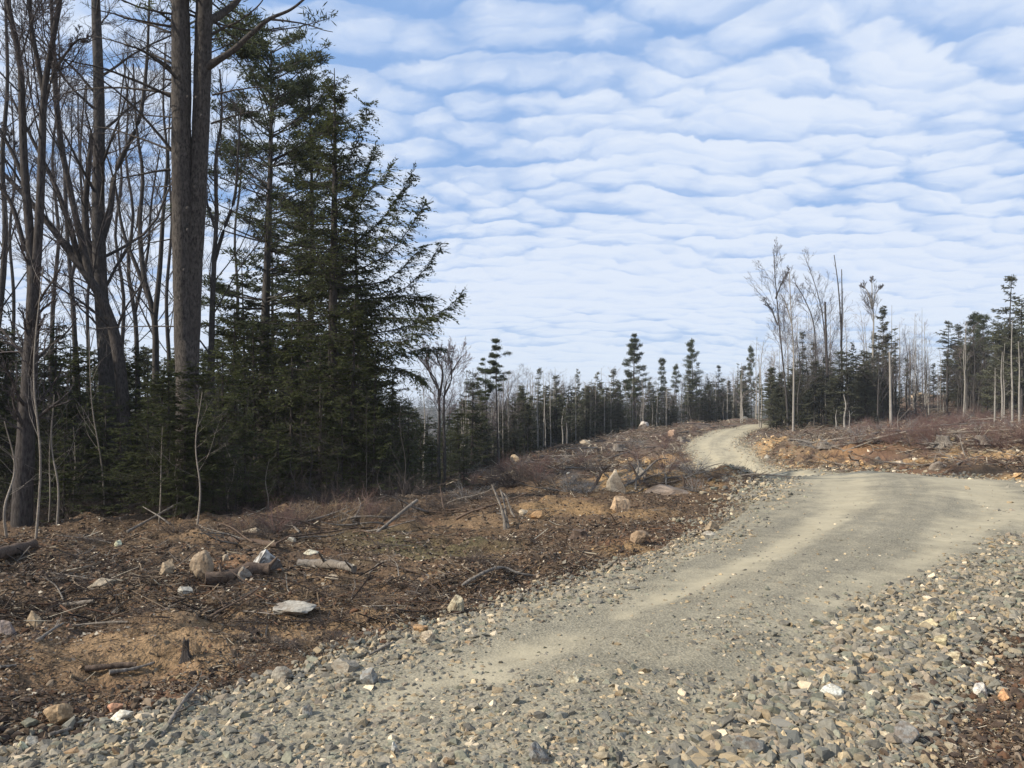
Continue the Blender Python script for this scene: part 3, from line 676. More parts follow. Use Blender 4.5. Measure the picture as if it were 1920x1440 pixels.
stick([gp(92,1386,.02), gp(132,1375,.02)], .012, .010, 'short peeled stick right of the ochre boulder', 'branch', 'branch', WOODG)
stick([gp(300,1388,.01), gp(345,1330,.05), gp(372,1300,.05)], .013, .006, 'thin branching stick reaching up beside the left shoulder', 'branch', 'branch', WOODG, twigs=7)
stick([gp(328,1352,.01), gp(368,1312,.06)], .010, .005, 'forked twig crossing the thin branching stick', 'branch', 'branch', WOODG, twigs=5)
stick([gp(690,1236,.02), gp(738,1218,.05)], .010, .006, 'white stick poking out of the left shoulder', 'branch', 'branch', WOODG, twigs=2)
stick([gp(112,1140,.02), gp(176,1134,.03)], .022, .018, 'grey stick lying below the tan plate of rock', 'branch', 'branch', WOODG)
stick([gp(430,1018,.04), gp(520,1030,.05)], .05, .04, 'dark half-buried branch near the forest edge', 'branch', 'branch', WOODB, twigs=3)
stick([gp(690,1128,.01), gp(770,1126,.02)], .008, .005, 'hair-thin stick on the bare soil', 'branch', 'branch', WOODB)
# snag of broken wood
for i, (a, b_, lb) in enumerate([((948,992),(922,908),'splintered grey snag leaning left above the sandy patch'), ((955,990),(938,918),'thinner splintered stem right beside the leaning snag'), ((970,972),(945,925),'short broken stem crossing behind the leaning snag')]):
    stick([gp(a[0], a[1], -.05), pxd(b_[0], b_[1], _d(*a) + .2)], .034 - .008 * i, .012, lb, 'snag', 'snag', WOODG, twigs=9, wob=.04)
stick([gp(1202,904,-.03), pxd(1180,868,_d(1202,904))], .028, .02, 'dark stick leaning left out of the berm brush', 'branch', 'branch', WOODB, twigs=2)
stick([gp(1288,914,-.03), pxd(1277,890,_d(1288,914))], .03, .022, 'short dark crooked stub in the berm brush', 'branch', 'branch', WOODB, twigs=1, wob=.1)
stick([gp(1105,925,.0), pxd(1145,872,_d(1105,925)+.4)], .04, .02, 'torn brown root arm raised beside the pointed boulder', 'root', 'root', WOODB, twigs=7, wob=.06)
# stumps
def stump(px, py, wpx, hpx, label, mat, seed, flare=1.5, spikes=0):
    p = ground_hit(px, py); m_ = p.y / F; r = wpx * m_ / 2; h = hpx * m_; g_ = np.random.default_rng(seed); K = 9; S = 20; th = np.linspace(0, 2 * math.pi, S, endpoint=False); zz = np.linspace(-.15, 1, K)
    lob = 1 + .22 * np.sin(th * 3 + seed) + .12 * np.sin(th * 7 + 2 * seed); V = []
    for z in zz:
        f = 1 + (flare - 1) * max(0, 1 - z) ** 3; rr = r * f * (1 + (lob - 1) * (.35 + max(0, 1 - z)))
        V.append(np.c_[np.cos(th) * rr, np.sin(th) * rr, np.full(S, z * h) + (g_.normal(0, .07 * h, S) if z == 1 else 0)])
    V = np.vstack(V + [np.array([[0, 0, h * .96]])]); q = [[k * S + j, k * S + (j + 1) % S, (k + 1) * S + (j + 1) % S, (k + 1) * S + j] for k in range(K - 1) for j in range(S)]
    m = MB(); m.add(V, q); m.add(V[-S - 1:], [[j, (j + 1) % S, S] for j in range(S)])
    n = 7 + spikes; a = g_.uniform(0, 6.28, n); s_ = np.linspace(0, 1, 6)[None, :, None]
    d = np.c_[np.cos(a), np.sin(a), g_.uniform(-.12, .5 if spikes else .02, n)]; ln = r * g_.uniform(1.6, 3.2, n)
    RP = np.c_[np.cos(a) * r * .8, np.sin(a) * r * .8, np.full(n, h * .22)][:, None] + d[:, None] * ln[:, None, None] * s_ - np.array([0, 0, 1]) * (s_ ** 2) * h * .3
    m.add(*tubes(RP, r * .26 * np.linspace(1, .25, 6)[None] * g_.uniform(.6, 1.2, (n, 1)), 6))
    o = link(m.build('stump', mat, True), 'stump', None, (p.x, p.y, p.z)); tag(o, label, 'stump')
stump(349,1238,11,36,'slim dark charred-looking stump standing in the sandy patch', BARK_DARK, 3)
stump(1768,838,22,20,'pale splintered stump in the reddish slash on the right clearing', WOODG, 5, 1.8, 6)
stump(1840,832,18,14,'low grey stump right of the pale splintered one', WOODG, 6, 1.6, 4)
stump(1278,828,14,9,'small pale stump beside the far road', WOODG, 7)
stump(1160,845,20,10,'flat-cut stump half way up the far clearing', WOODG, 8)
stump(1085,1010,26,14,'low mossy stump in the dark litter of the bank', WOODB, 9)
stump(1545,842,14,10,'weathered stump at the lip of the orange bank', WOODG, 10)
# long poles lying on the right clearing and slash over the far ones
gl = np.random.default_rng(33)
for i, (x0, y0, x1, y1, r) in enumerate([(1500,836,1640,822,.05),(1560,842,1700,826,.07),(1640,832,1780,824,.06),(1600,826,1760,812,.05),(1480,826,1560,838,.05),(1700,806,1850,800,.05),(1760,816,1900,818,.05),(1820,790,1915,786,.06),(1580,850,1640,838,.05),
        (1660,778,1780,770,.06),(1380,800,1330,806,.06),(1290,812,1240,818,.06),(1210,830,1150,836,.06),(1120,842,1060,850,.06),(1080,858,1010,862,.07),(1040,870,980,876,.06),(1180,850,1120,868,.05),(1250,838,1190,846,.05),(1010,850,960,862,.06),(1330,798,1280,800,.06),(1140,880,1060,886,.06),(1850,838,1918,842,.05),(1720,770,1850,764,.06)]):
    w_ = ['long silvery pole', 'grey felled stem', 'bleached slender pole', 'thin fallen trunk'][i % 4]
    if i < 9 or i >= 21: wh = ['on the slash above the orange bank', 'in front of the pale birch stems', 'across the reddish brush of the right clearing'][i % 3]
    else: wh = ['lying on the far clearing', 'in the slash beside the far road', 'among roots on the far hillside'][i % 3]
    tag_l = f'{w_} {wh}'
    stick([gp(x0, y0, r * 1.2), gp(x1, y1, r * 1.2 + gl.uniform(0, .25))], r, r * .6, tag_l, 'log', 'log', WOODG, gl, 5, .012, group='felled poles lying in the slash')
# ------------------------------------------------------------------ litter and slash nobody could count
def litter(name, label, x, y, ln, rad, cols, g, up=.0, tilt=.25, flat=0, K=3):
    n = len(x); P = np.c_[x, y, T(x, y) + up + rad * .5]; a = g.uniform(0, 6.28, n); d = norm(np.c_[np.cos(a), np.sin(a), g.normal(0, tilt, n)])
    s_ = np.linspace(-.5, .5, K)[None, :, None]; b_ = unit(n, g) * [1, 1, .6]
    PP = P[:, None] + d[:, None] * ln[:, None, None] * s_ + b_[:, None] * ((s_ * 2) ** 2) * ln[:, None, None] * .13
    V, q = tubes(PP, rad[:, None] * np.linspace(1, .5, K)[None], 3)
    return V, q, np.repeat(cols, 3 * (K - 1), axis=0)
g = np.random.default_rng(55)
LC = np.array([(.065,.046,.034),(.12,.085,.055),(.035,.027,.022),(.19,.145,.10),(.36,.31,.23),(.10,.055,.032),(.16,.135,.11)])
def lcol(n, p=(.20,.20,.17,.16,.08,.1,.09)): return LC[g.choice(7, n, p=p)] * g.uniform(.7, 1.3, (n, 1))
def keep_off_road(x, y, m=.5, dens_seed=61, lo=.30):
    u, hw, s = road_uv(x, y); e = np.abs(u) - hw; n = fbm(x, y, .9, 3, dens_seed)
    bare = np.zeros(len(x))
    for px, py, rr, cc, kk in PATCH: bare = np.maximum(bare, kk * sstep(1.1, .4, np.hypot(x - px, y - py) / rr))
    m = np.where(u > 0, m + .1 - .45 * sstep(8, 5, np.hypot(x, y)), m)
    return (e > m + (n - .5) * .8) & (g.random(len(x)) < sstep(lo, lo + .25, n) * (1 - .88 * bare))
mb = MB()
for n, d0, d1, l0, l1, r0, r1 in [(52000, 3, 9, .02, .10, .0012, .0035), (66000, 6, 21, .04, .20, .002, .005), (3500, 6, 20, .25, .7, .003, .009)]:
    x, y = view_spots(n, d0, d1, g, .6); k = keep_off_road(x, y, .3); x, y = x[k], y[k]; n = len(x)
    V, q, c = litter('', '', x, y, g.uniform(l0, l1, n), g.uniform(r0, r1, n), lcol(n, (.27,.22,.20,.12,.035,.1,.055)), g, .006, .28); mb.add(V, q, c)
# fallen leaves and bark chips: small crumpled quads
n = 150000; x, y = view_spots(n, 3, 19, g, .6); k = keep_off_road(x, y, .35, 62, .26); x, y = x[k], y[k]; n = len(x)
a = g.uniform(0, 6.28, n); D = norm(np.c_[np.cos(a), np.sin(a), g.normal(0, .45, n)]); S = norm(np.cross(D, norm(np.c_[g.normal(0, .6, n), g.normal(0, .6, n), np.ones(n)])))
P = np.c_[x, y, T(x, y) + .005]; ln = g.uniform(.018, .055, n) * np.interp(y, [3.5, 7], [.5, 1])
V, q = diamonds(P, D, S, ln, ln * g.uniform(.4, .8, n)); mb.add(V, q, lcol(n, (.18,.24,.10,.22,.07,.14,.05)) * 1.25)
# clods of soil
n = 30000; x, y = view_spots(n, 3, 20, g, .6); k = keep_off_road(x, y, .3, 63, .2); x, y = x[k], y[k]; n = len(x)
scatter(mb, STT, np.c_[x, y, T(x, y)], .012 + .04 * g.random(n) ** 2.5, lcol(n, (.4,.3,.12,.05,.0,.13,.0)), g, .5, .4)
o = link(mb.build('litter', LITTER), 'litter'); tag(o, 'dead leaves, twigs and bark strewn over the brown ground', None, None, 'stuff')
# slash on the far clearings and bank
mb = MB()
def region(n, x0, x1, y0, y1): return g.uniform(x0, x1, n), g.uniform(y0, y1, n)
x, y = view_spots(95000, 22, 100, g, .75); u, hw, s = road_uv(x, y); px = CX + F * x / y
nn = fbm(x, y, .22, 3, 64); dm = np.interp(px, [800, 900, 1000, 1150, 1300, 1420, 1450, 1700, 1950], [34, 48, 66, 78, 92, 100, 75, 105, 80])
k = (np.abs(u) - hw > .5) & (px > 840) & (y < dm) & (g.random(len(x)) < sstep(.3, .62, nn)); bare = np.zeros(len(x))
for qx, qy, rr, cc, kk in PATCH: bare = np.maximum(bare, kk * sstep(1.2, .4, np.hypot(x - qx, y - qy) / rr))
k &= g.random(len(x)) > bare * .8; x, y = x[k], y[k]; n = len(x)
c = LC[g.choice(7, n, p=(.2,.2,.1,.16,.12,.1,.12))] * g.uniform(.8, 1.5, (n, 1))
V, q, c = litter('', '', x, y, g.uniform(.3, 1.4, n) * np.interp(y, [20, 50], [.5, 1]), g.uniform(.006, .022, n), c, g, .08, .35); mb.add(V, q, c)
n = 12000; x, y = view_spots(n, 24, 90, g, .8); u, hw, s = road_uv(x, y); px = CX + F * x / y; k = (np.abs(u) - hw > .4) & (px > 860) & (y < np.interp(px, [860, 1000, 1300, 1420, 1950], [45, 66, 90, 100, 90])); x, y = x[k], y[k]; n = len(x)
scatter(mb, STT, np.c_[x, y, T(x, y)], .04 + .16 * g.random(n) ** 3, lcol(n, (.18,.20,.1,.2,.14,.12,.06)) * 1.5, g, .5, .45)
o = link(mb.build('slash', LITTER), 'logging_debris'); tag(o, 'grey and brown logging slash over the cleared hillside', None, None, 'stuff')

# ------------------------------------------------------------------ brush: dead twiggy shrubs
def shrub_mesh(seed, stems=26, h=1.0, spread=.9, twigs=5, droop=.2, rad=.006, K=6, leafy=0):
    g_ = np.random.default_rng(seed); a = g_.uniform(0, 6.28, stems); t = g_.random(stems) ** .7 * spread
    d = norm(np.c_[np.cos(a) * t, np.sin(a) * t, np.ones(stems) * g_.uniform(.35, 1.1, stems)]); ln = h * g_.uniform(.5, 1.1, stems)
    s_ = np.linspace(0, 1, K)[None, :, None]; base = np.c_[np.cos(a) * .12 * h * g_.random(stems), np.sin(a) * .12 * h * g_.random(stems), np.full(stems, -.03)]
    P = base[:, None] + d[:, None] * ln[:, None, None] * s_ + unit(stems, g_)[:, None] * (s_ ** 2) * ln[:, None, None] * .22 - np.array([0, 0, droop]) * (s_ ** 2.5) * ln[:, None, None]
    R = rad * g_.uniform(.6, 1.5, (stems, 1)) * np.linspace(1, .3, K)[None]; m = MB(); m.add(*tubes(P, R, 4))
    for lev in range(2):
        n = len(P) * twigs; i = np.repeat(np.arange(len(P)), twigs); t = g_.uniform(.25, .98, n); b_, tg = interp_poly(P, i, t); rr = interp_r(R, i, t)
        L0 = np.linalg.norm(P[i, -1] - P[i, 0], axis=1); d = norm(tg + unit(n, g_) * .8); ln = L0 * g_.uniform(.2, .5, n); s4 = np.linspace(0, 1, 4)[None, :, None]
        P = b_[:, None] + d[:, None] * ln[:, None, None] * s4 + unit(n, g_)[:, None] * s4 ** 2 * ln[:, None, None] * .2; R = (rr * .6)[:, None] * np.linspace(1, .4, 4)[None]
        m.add(*tubes(P, R, 3)); twigs = 3
    return m
def smat(nm, c1, c2): return mat_bark(nm, c1, c2, None, 4, .5, .1)
BR_GREY = smat('grey_brush', (.13, .12, .11), (.30, .28, .255)); BR_RED = smat('reddish_brush', (.085, .05, .042), (.19, .12, .10)); BR_DARK = smat('dark_brush', (.045, .036, .03), (.12, .095, .08)); BR_TAN = smat('tan_brush', (.12, .085, .055), (.30, .22, .14))
SHR = {k: [shrub_mesh(s + i, st, 1.0, sp, tw, dr, ra).build('shrub', m_) for i in range(3)] for k, s, st, sp, tw, dr, ra, m_ in
       [('grey', 100, 30, 1.6, 5, .25, .008, BR_GREY), ('red', 110, 34, .8, 5, .1, .006, BR_RED), ('dark', 120, 34, 1.4, 5, .25, .007, BR_DARK), ('tan', 130, 26, .9, 4, .25, .005, BR_TAN)]}
SW = {'grey': 'grey', 'red': 'reddish brown', 'dark': 'dark brown', 'tan': 'straw-brown'}
def shrub(px, py, kind, h, label, group=None, name='dead_shrub', cat='shrub', flat=1.0, d=None):
    p = ground_hit(px, py) if d is None else at(px, d); o = link(SHR[kind][int(rng.integers(0, 3))], name, None, (p.x, p.y, p.z))
    o.scale = (h, h, h * flat); o.rotation_euler = (0, 0, rng.uniform(0, 6.28)); return tag(o, label, cat, group)
for a in [(1112,884,'dark',1.5,'big rounded grey-green bush on the far slope behind the brush berm'),(1095,925,'grey',.55,'tangle of silvery dead twigs left of the pointed boulder'),(1065,922,'grey',.5,'silvery brush further left of the pointed boulder, beside the root arm'),
          (1222,915,'dark',.5,'dark twiggy bush right behind the pointed boulder'),(1250,918,'dark',.5,'dark twiggy bush in the middle of the berm'),(1302,922,'grey',.4,'grey twiggy tuft near the crooked stub'),(1185,905,'grey',.5,'grey brush leaning on the back of the pointed boulder'),
          (870,940,'grey',.6,'silvery dead crown lying at the forest corner'),(840,944,'dark',.5,'dark dead crown beside the silvery one at the forest corner'),(900,938,'dark',.5,'low dark brush between the forest corner and the snag'),
          (600,975,'tan',.6,'tall straw-brown weed clump at the forest edge'),(640,985,'tan',.7,'straw-brown weed clump right of the tallest one'),(680,990,'tan',.55,'thin straw-brown weed clump by the leaning sawn pole'),(560,985,'tan',.5,'short straw-brown weed clump at the forest edge'),
          (500,1010,'dark',.35,'dark twig tuft by the cream chip of rock'),(455,1000,'tan',.4,'thin dry weeds at the foot of the forest'),(300,1010,'tan',.35,'dry weeds below the leaning pale pole'),(330,1000,'dark',.4,'dark twig tuft below the leaning pale pole'),
          (1530,842,'grey',1.0,'wide silvery brush pile above the orange bank'),(1500,838,'grey',.9,'left shoulder of silvery brush above the orange bank'),(1565,840,'grey',.8,'right shoulder of silvery brush above the orange bank')]:
    shrub(*a)
gs = np.random.default_rng(77)
# low brush along the berm, the bank and over the clearings
spots = []
for i in range(60): spots.append((gs.uniform(1000, 1490), None, 'dark' if gs.random() < .55 else 'grey', gs.uniform(.22, .42), 'low brown brush tuft along the crest of the berm by the bend', 'brush tufts on the berm', gs.uniform(16.2, 18.8)))
for i in range(44): spots.append((gs.uniform(1480, 1925), None, 'dark' if gs.random() < .65 else 'red', gs.uniform(.25, .6), 'dark brush tuft on the face of the bank behind the bend', 'brush tufts on the bank', None))
for i in range(80): spots.append((gs.uniform(1560, 1930), gs.uniform(786, 846), 'red' if gs.random() < .75 else 'grey', gs.uniform(.5, 1.0), 'knee-high reddish brown brush on the right clearing', 'reddish brush on the right clearing', 0))
for i in range(70): spots.append((gs.uniform(880, 1330), gs.uniform(800, 892), 'red' if gs.random() < .55 else 'dark' if gs.random() < .5 else 'grey', gs.uniform(.5, 1.1), 'brown brush clump on the far clearing below the tree line', 'brush clumps on the far clearing', 0))
for i in range(60): spots.append((gs.uniform(20, 1000), gs.uniform(990, 1260), 'tan' if gs.random() < .4 else 'dark', gs.uniform(.10, .28), 'ankle-high tuft of dead stems on the brown bank', 'tufts of dead stems on the brown bank', 0))
for i in range(16): spots.append((gs.uniform(1760, 1925), gs.uniform(1230, 1440), 'dark', gs.uniform(.08, .16), 'small dark twig tuft in the litter at the lower right', 'twig tufts at the lower right', 0))
for i in range(30): spots.append((gs.uniform(860, 1020), gs.uniform(880, 915), 'red' if gs.random() < .5 else 'dark', gs.uniform(.5, .9), 'thin brown saplings and brush at the mouth of the valley', 'brush at the mouth of the valley', 0))
for px, py, kd, h, lb, gr, d in spots:
    if py is None and d is None:
        d = np.interp(px, [1480, 1700, 1920], [37, 27, 21.5]) + gs.uniform(-2, 2); 
        q_ = at(px, d); u, hw, s = road_uv([q_.x], [q_.y])
        if abs(u[0]) < hw[0] + .4: continue
        shrub(px, 0, kd, h, SW[kd] + lb[4:] if lb.startswith('dark') else lb, gr, d=d)
    elif py is None:
        q_ = at(px, d); u, hw, s = road_uv([q_.x], [q_.y])
        if abs(u[0]) < hw[0] + .4: continue
        shrub(px, 0, kd, h * (.5 if px > 1300 else 1), lb.replace('brown', SW[kd]), gr, d=d)
    else:
        q_ = ground_hit(px, py); u, hw, s = road_uv([q_.x], [q_.y])
        if abs(u[0]) < hw[0] + .5: continue
        lb = lb.replace('knee-high reddish brown', 'knee-high ' + SW[kd]).replace('brown brush clump', SW[kd] + ' brush clump').replace('tuft of dead', SW[kd] + ' tuft of dead').replace('thin brown', 'thin ' + SW[kd])
        shrub(px, py, kd, h, lb, gr, name='brush_tuft' if 'tuft' in lb else 'dead_shrub')  # low tufts are small dead shrubs too, from the same brush meshes

# ------------------------------------------------------------------ trees
def fronds(P, Rn, g, S=24, Q=6, l0=.45, ql=.12, qw=.035, droop=.25, t0=.12, fan=.9, tipw=.35, side2=.6, vert=0.):
    """flat sprays along the branches P (N,K,3): secondary twigs to both sides, each lined with needle quads"""
    Nn = len(P); L0 = np.linalg.norm(P[:, -1] - P[:, 0], axis=1)
    i = np.repeat(np.arange(Nn), S); n = len(i); t = t0 + (1 - t0) * (np.tile((np.arange(S) + .5) / S, Nn) + g.normal(0, .25 / S, n)); t = np.clip(t, 0, .995)
    kp = g.random(n) < np.clip(L0[i] / (np.percentile(L0, 80) * .8), .16, 1); i = i[kp]; t = t[kp]; n = len(i)
    b, tg = interp_poly(P, i, t); up = np.array([0, 0, 1.]); side = norm(np.cross(tg, up)) * np.where(np.arange(n) % 2, 1, -1)[:, None]
    d = norm(tg * .75 + side * fan + g.normal(0, .34, (n, 3)) - up * droop * g.uniform(.3, 1.3, (n, 1)) + up * vert)
    ln = l0 * np.clip(L0[i] / 2, .3, 1.3) * (tipw + (1 - tipw) * np.sin(np.clip(1 - t, 0, 1) * math.pi * .62 + .35)) * g.uniform(.35, 1.35, n)
    j = np.repeat(np.arange(n), Q); m = len(j); tq = np.tile((np.arange(Q) + .3) / Q, n)
    bb = b[j] + d[j] * (ln[j] * tq)[:, None] - up * (droop * .5 * ln[j] * tq ** 2)[:, None]
    s2 = norm(np.cross(d[j], up)) * np.where(np.arange(m) % 2, 1, -1)[:, None]
    dd = norm(d[j] + s2 * side2 + g.normal(0, .25, (m, 3)) - up * droop * .5)
    sd = norm(np.cross(dd, norm(up + g.normal(0, .45, (m, 3)))))
    q1 = ql * g.uniform(.6, 1.35, m) * (1.1 - .5 * tq)
    V, q = diamonds(bb, dd, sd, q1, qw * g.uniform(.7, 1.3, m))
    base = g.beta(2, 3, Nn)[i][j]; c = np.clip(base * .6 + g.random(m) * .25 + .25 * t[j], 0, 1)
    TW = np.stack([b, b + d * ln[:, None]], 1); TR = np.stack([np.full(n, .0045), np.full(n, .002)], 1)
    return V, q, c, TW, TR
def conifer(seed, h=8, r=1.7, crown0=.12, nb=150, droop=.15, rise=.25, tr=.10, S=22, Q=5, ql=.12, qw=.035, l0=.42, shape=1.0, leafm=None, barkm=None, dead=20, gap=.15, twig=True, irr=.3, fr=.25, extra=None, skew=None, K=6, t0=.1, top=.12, wm=.3, SX=95):
    """evergreen: tapered trunk, whorled boughs, needle sprays. returns (trunk mesh, crown mesh)"""
    g_ = np.random.default_rng(seed); zk = np.linspace(0, 1, 12); lean = g_.normal(0, .012, 2) * h
    TP = np.c_[lean[0] * zk ** 2 + .02 * h * np.sin(zk * 5 + seed) * .2, lean[1] * zk ** 2, zk * h]; TP[0, 2] = -.4
    TRd = tr * (1 - zk) ** .85 + .008; m = MB(); m.add(*tubes(TP[None], TRd[None], 10))
    f = np.sort(crown0 + (1 - crown0) * g_.random(nb) ** .9 * .985)
    whorl = np.round(f * 26) / 26; f = np.clip(f * (1 - wm) + whorl * wm, crown0, .985)
    a = g_.uniform(0, 6.28, nb); rel = (f - crown0) / (1 - crown0)
    ln = r * ((1 - rel) ** shape * (1 - top) + top) * np.minimum(1, (rel + .12) * 4) * g_.uniform(1 - irr, 1 + irr * .6, nb)
    ln *= np.where(g_.random(nb) < gap, .35, 1)
    if skew is not None: ln *= 1 + skew * np.cos(a)
    b, _ = interp_poly(TP[None], np.zeros(nb, int), f)
    s_ = np.linspace(0, 1, K)[None, :, None]; el = rise * (rel - .25) * 2 + g_.normal(0, .10, nb)
    d = norm(np.c_[np.cos(a), np.sin(a), el]); kk = np.array([0, 0, 1.])
    P = b[:, None] + d[:, None] * (ln[:, None, None] * s_) + kk * ln[:, None, None] * (-droop * np.sin(s_ * 2.4) + .5 * droop * s_ ** 3) + (unit(nb, g_) * [1, 1, .3])[:, None] * s_ ** 2 * ln[:, None, None] * .10
    if extra is not None: P = np.concatenate([P, extra]); ln = np.r_[ln, np.linalg.norm(extra[:, -1] - extra[:, 0], axis=1)]
    R = (tr * .05 + .008 * np.sqrt(np.maximum(ln, .05)))[:, None] * np.linspace(1, .25, K)[None]
    m.add(*tubes(P, R, 4))
    if dead:                                                      # dead lower branches
        n = dead; fz = g_.uniform(.04, crown0 + .15, n); a = g_.uniform(0, 6.28, n); b, _ = interp_poly(TP[None], np.zeros(n, int), fz); l_ = r * g_.uniform(.25, .8, n)
        d = norm(np.c_[np.cos(a), np.sin(a), g_.normal(-.1, .15, n)]); PD = b[:, None] + d[:, None] * l_[:, None, None] * s_ - kk * .12 * s_ ** 2 * l_[:, None, None] + unit(n, g_)[:, None] * s_ ** 2 * l_[:, None, None] * .12
        RD_ = np.full((n, 1), .008) * np.linspace(1, .3, K)[None]; m.add(*tubes(PD, RD_, 3))
        n3 = n * 4; i = np.repeat(np.arange(n), 4); t = g_.uniform(.3, .95, n3); b, tg = interp_poly(PD, i, t); d = norm(tg + unit(n3, g_) * .7); l2 = l_[i] * g_.uniform(.15, .4, n3)
        m.add(*tubes(b[:, None] + d[:, None] * l2[:, None, None] * np.linspace(0, 1, 3)[None, :, None], np.full((n3, 3), .003), 3))
    mc = MB()
    if extra is not None:
        V, q, c, TW, TR_ = fronds(extra, None, g_, SX, Q + 5, l0 * 1.0, ql * 1.25, qw * 1.35, fr * 1.5, .10); mc.add(V, q, c[:, None]); m.add(*tubes(TW, TR_, 3)); P = P[:nb]
    V, q, c, TW, TR_ = fronds(P, None, g_, S, Q, l0, ql, qw, fr, t0)
    if twig: m.add(*tubes(TW, TR_, 3))
    mc.add(V, q, c[:, None])
    return m.build('trunk', barkm or BARK_GREY, True), mc.build('crown', leafm or LEAF_SPR)
def tufted(seed, h=12, r=2.2, crown0=.5, nb=40, tr=.14, tuft=26, ntuft=9, ql=.16, qw=.03, rise=.25, droop=.1, leafm=None, barkm=None, irr=.4, shape=.8, K=6, dead=14, tr1=.02, flat=.45, top=.25, skew=0):
    """white pine: tiers of nearly level boughs, needles in tufts toward the tips"""
    g_ = np.random.default_rng(seed); zk = np.linspace(0, 1, 12)
    TP = np.c_[np.sin(zk * 4 + seed) * .008 * h, np.cos(zk * 3 + seed) * .008 * h, zk * h]; TP[0, 2] = -.4; TRd = (tr - tr1) * (1 - zk) ** .8 + tr1 * .6
    m = MB(); m.add(*tubes(TP[None], TRd[None], 10))
    f = crown0 + (1 - crown0) * g_.random(nb); wh = np.round(f * 16) / 16; f = np.clip(f * .6 + wh * .4, crown0, .985); a = g_.uniform(0, 6.28, nb); rel = (f - crown0) / (1 - crown0)
    ln = r * ((1 - rel) ** shape * (1 - top) + top) * np.minimum(1, .35 + rel * 3) * g_.uniform(1 - irr, 1 + irr * .5, nb) * (1 + skew * np.cos(a)); b, _ = interp_poly(TP[None], np.zeros(nb, int), f)
    s_ = np.linspace(0, 1, K)[None, :, None]; kk = np.array([0, 0, 1.]); d = norm(np.c_[np.cos(a), np.sin(a), rise * rel * 1.6 + g_.normal(0, .08, nb)])
    P = b[:, None] + d[:, None] * ln[:, None, None] * s_ + kk * ln[:, None, None] * (droop * (s_ ** 2 - s_)) + (unit(nb, g_) * [1, 1, .3])[:, None] * s_ ** 2 * ln[:, None, None] * .12
    R = (tr * .06 + .01 * np.sqrt(ln))[:, None] * np.linspace(1, .3, K)[None]; m.add(*tubes(P, R, 4))
    i = np.repeat(np.arange(nb), ntuft); n = len(i); t = .30 + .70 * g_.random(n) ** .7; b, tg = interp_poly(P, i, t); up = kk; sd = norm(np.cross(tg, up)) * g_.choice([-1, 1], n)[:, None]
    l2 = ln[i] * (1.15 - t) * g_.uniform(.15, .45, n); d2 = norm(tg * .7 + sd * .8 + kk * .15 + g_.normal(0, .15, (n, 3))); e = b + d2 * l2[:, None]
    m.add(*tubes(np.stack([b, e], 1), np.stack([np.full(n, .007), np.full(n, .004)], 1), 3))
    j = np.repeat(np.arange(n), tuft); mm = len(j); dq = norm(g_.normal(size=(mm, 3)) * [1, 1, flat] + d2[j] * .5 + [0, 0, .25]); pq = e[j] + g_.normal(0, ql * .55, (mm, 3)) * [1, 1, flat]
    sdq = norm(np.cross(dq, unit(mm, g_))); V, q = diamonds(pq, dq, sdq, ql * g_.uniform(.6, 1.2, mm), qw * g_.uniform(.7, 1.2, mm)); c = np.clip(g_.beta(2, 3, n)[j] * .6 + g_.random(mm) * .4, 0, 1)
    if dead:
        nd = dead; fz = g_.uniform(.12, crown0, nd); a = g_.uniform(0, 6.28, nd); b, _ = interp_poly(TP[None], np.zeros(nd, int), fz); l_ = r * g_.uniform(.1, .45, nd)
        d = norm(np.c_[np.cos(a), np.sin(a), g_.normal(.05, .15, nd)]); m.add(*tubes(b[:, None] + d[:, None] * l_[:, None, None] * s_, np.full((nd, 1), .01) * np.linspace(1, .3, K)[None], 3))
    mc = MB(); mc.add(V, q, c[:, None]); return m.build('trunk', barkm or BARK_PINE, True), mc.build('crown', leafm or LEAF_PIN)
def grow(P, R, m, lr, ang, g, trop=.12, t0=.2, K=6, rr=.55, wig=.16, t1=.98, minr=.003, ):
    """next order of limbs on every limb of P"""
    n = len(P) * m; i = np.repeat(np.arange(len(P)), m); t = t0 + (t1 - t0) * np.clip((np.tile(np.arange(m), len(P)) + g.random(n)) / m, 0, 1)
    b, tg = interp_poly(P, i, t); r0 = interp_r(R, i, t); L0 = np.sum(np.linalg.norm(np.diff(P, axis=1), axis=2), axis=1)[i]
    rd = unit(n, g); per = norm(rd - np.sum(rd * tg, axis=1, keepdims=True) * tg); A_ = ang * g.uniform(.6, 1.35, n)[:, None]
    d = norm(tg * np.cos(A_) + per * np.sin(A_)); ln = L0 * lr * (1.15 - .75 * t) * g.uniform(.55, 1.25, n)
    s_ = np.linspace(0, 1, K)[None, :, None]; w1 = unit(n, g)[:, None]; w2 = unit(n, g)[:, None]
    C = b[:, None] + d[:, None] * ln[:, None, None] * s_ + ln[:, None, None] * (w1 * wig * s_ ** 2 + w2 * wig * .45 * np.sin(s_ * 6) * s_) + np.array([0, 0, 1.]) * trop * s_ ** 2 * ln[:, None, None]
    return C, np.maximum(r0 * rr, minr)[:, None] * np.linspace(1, .32, K)[None]
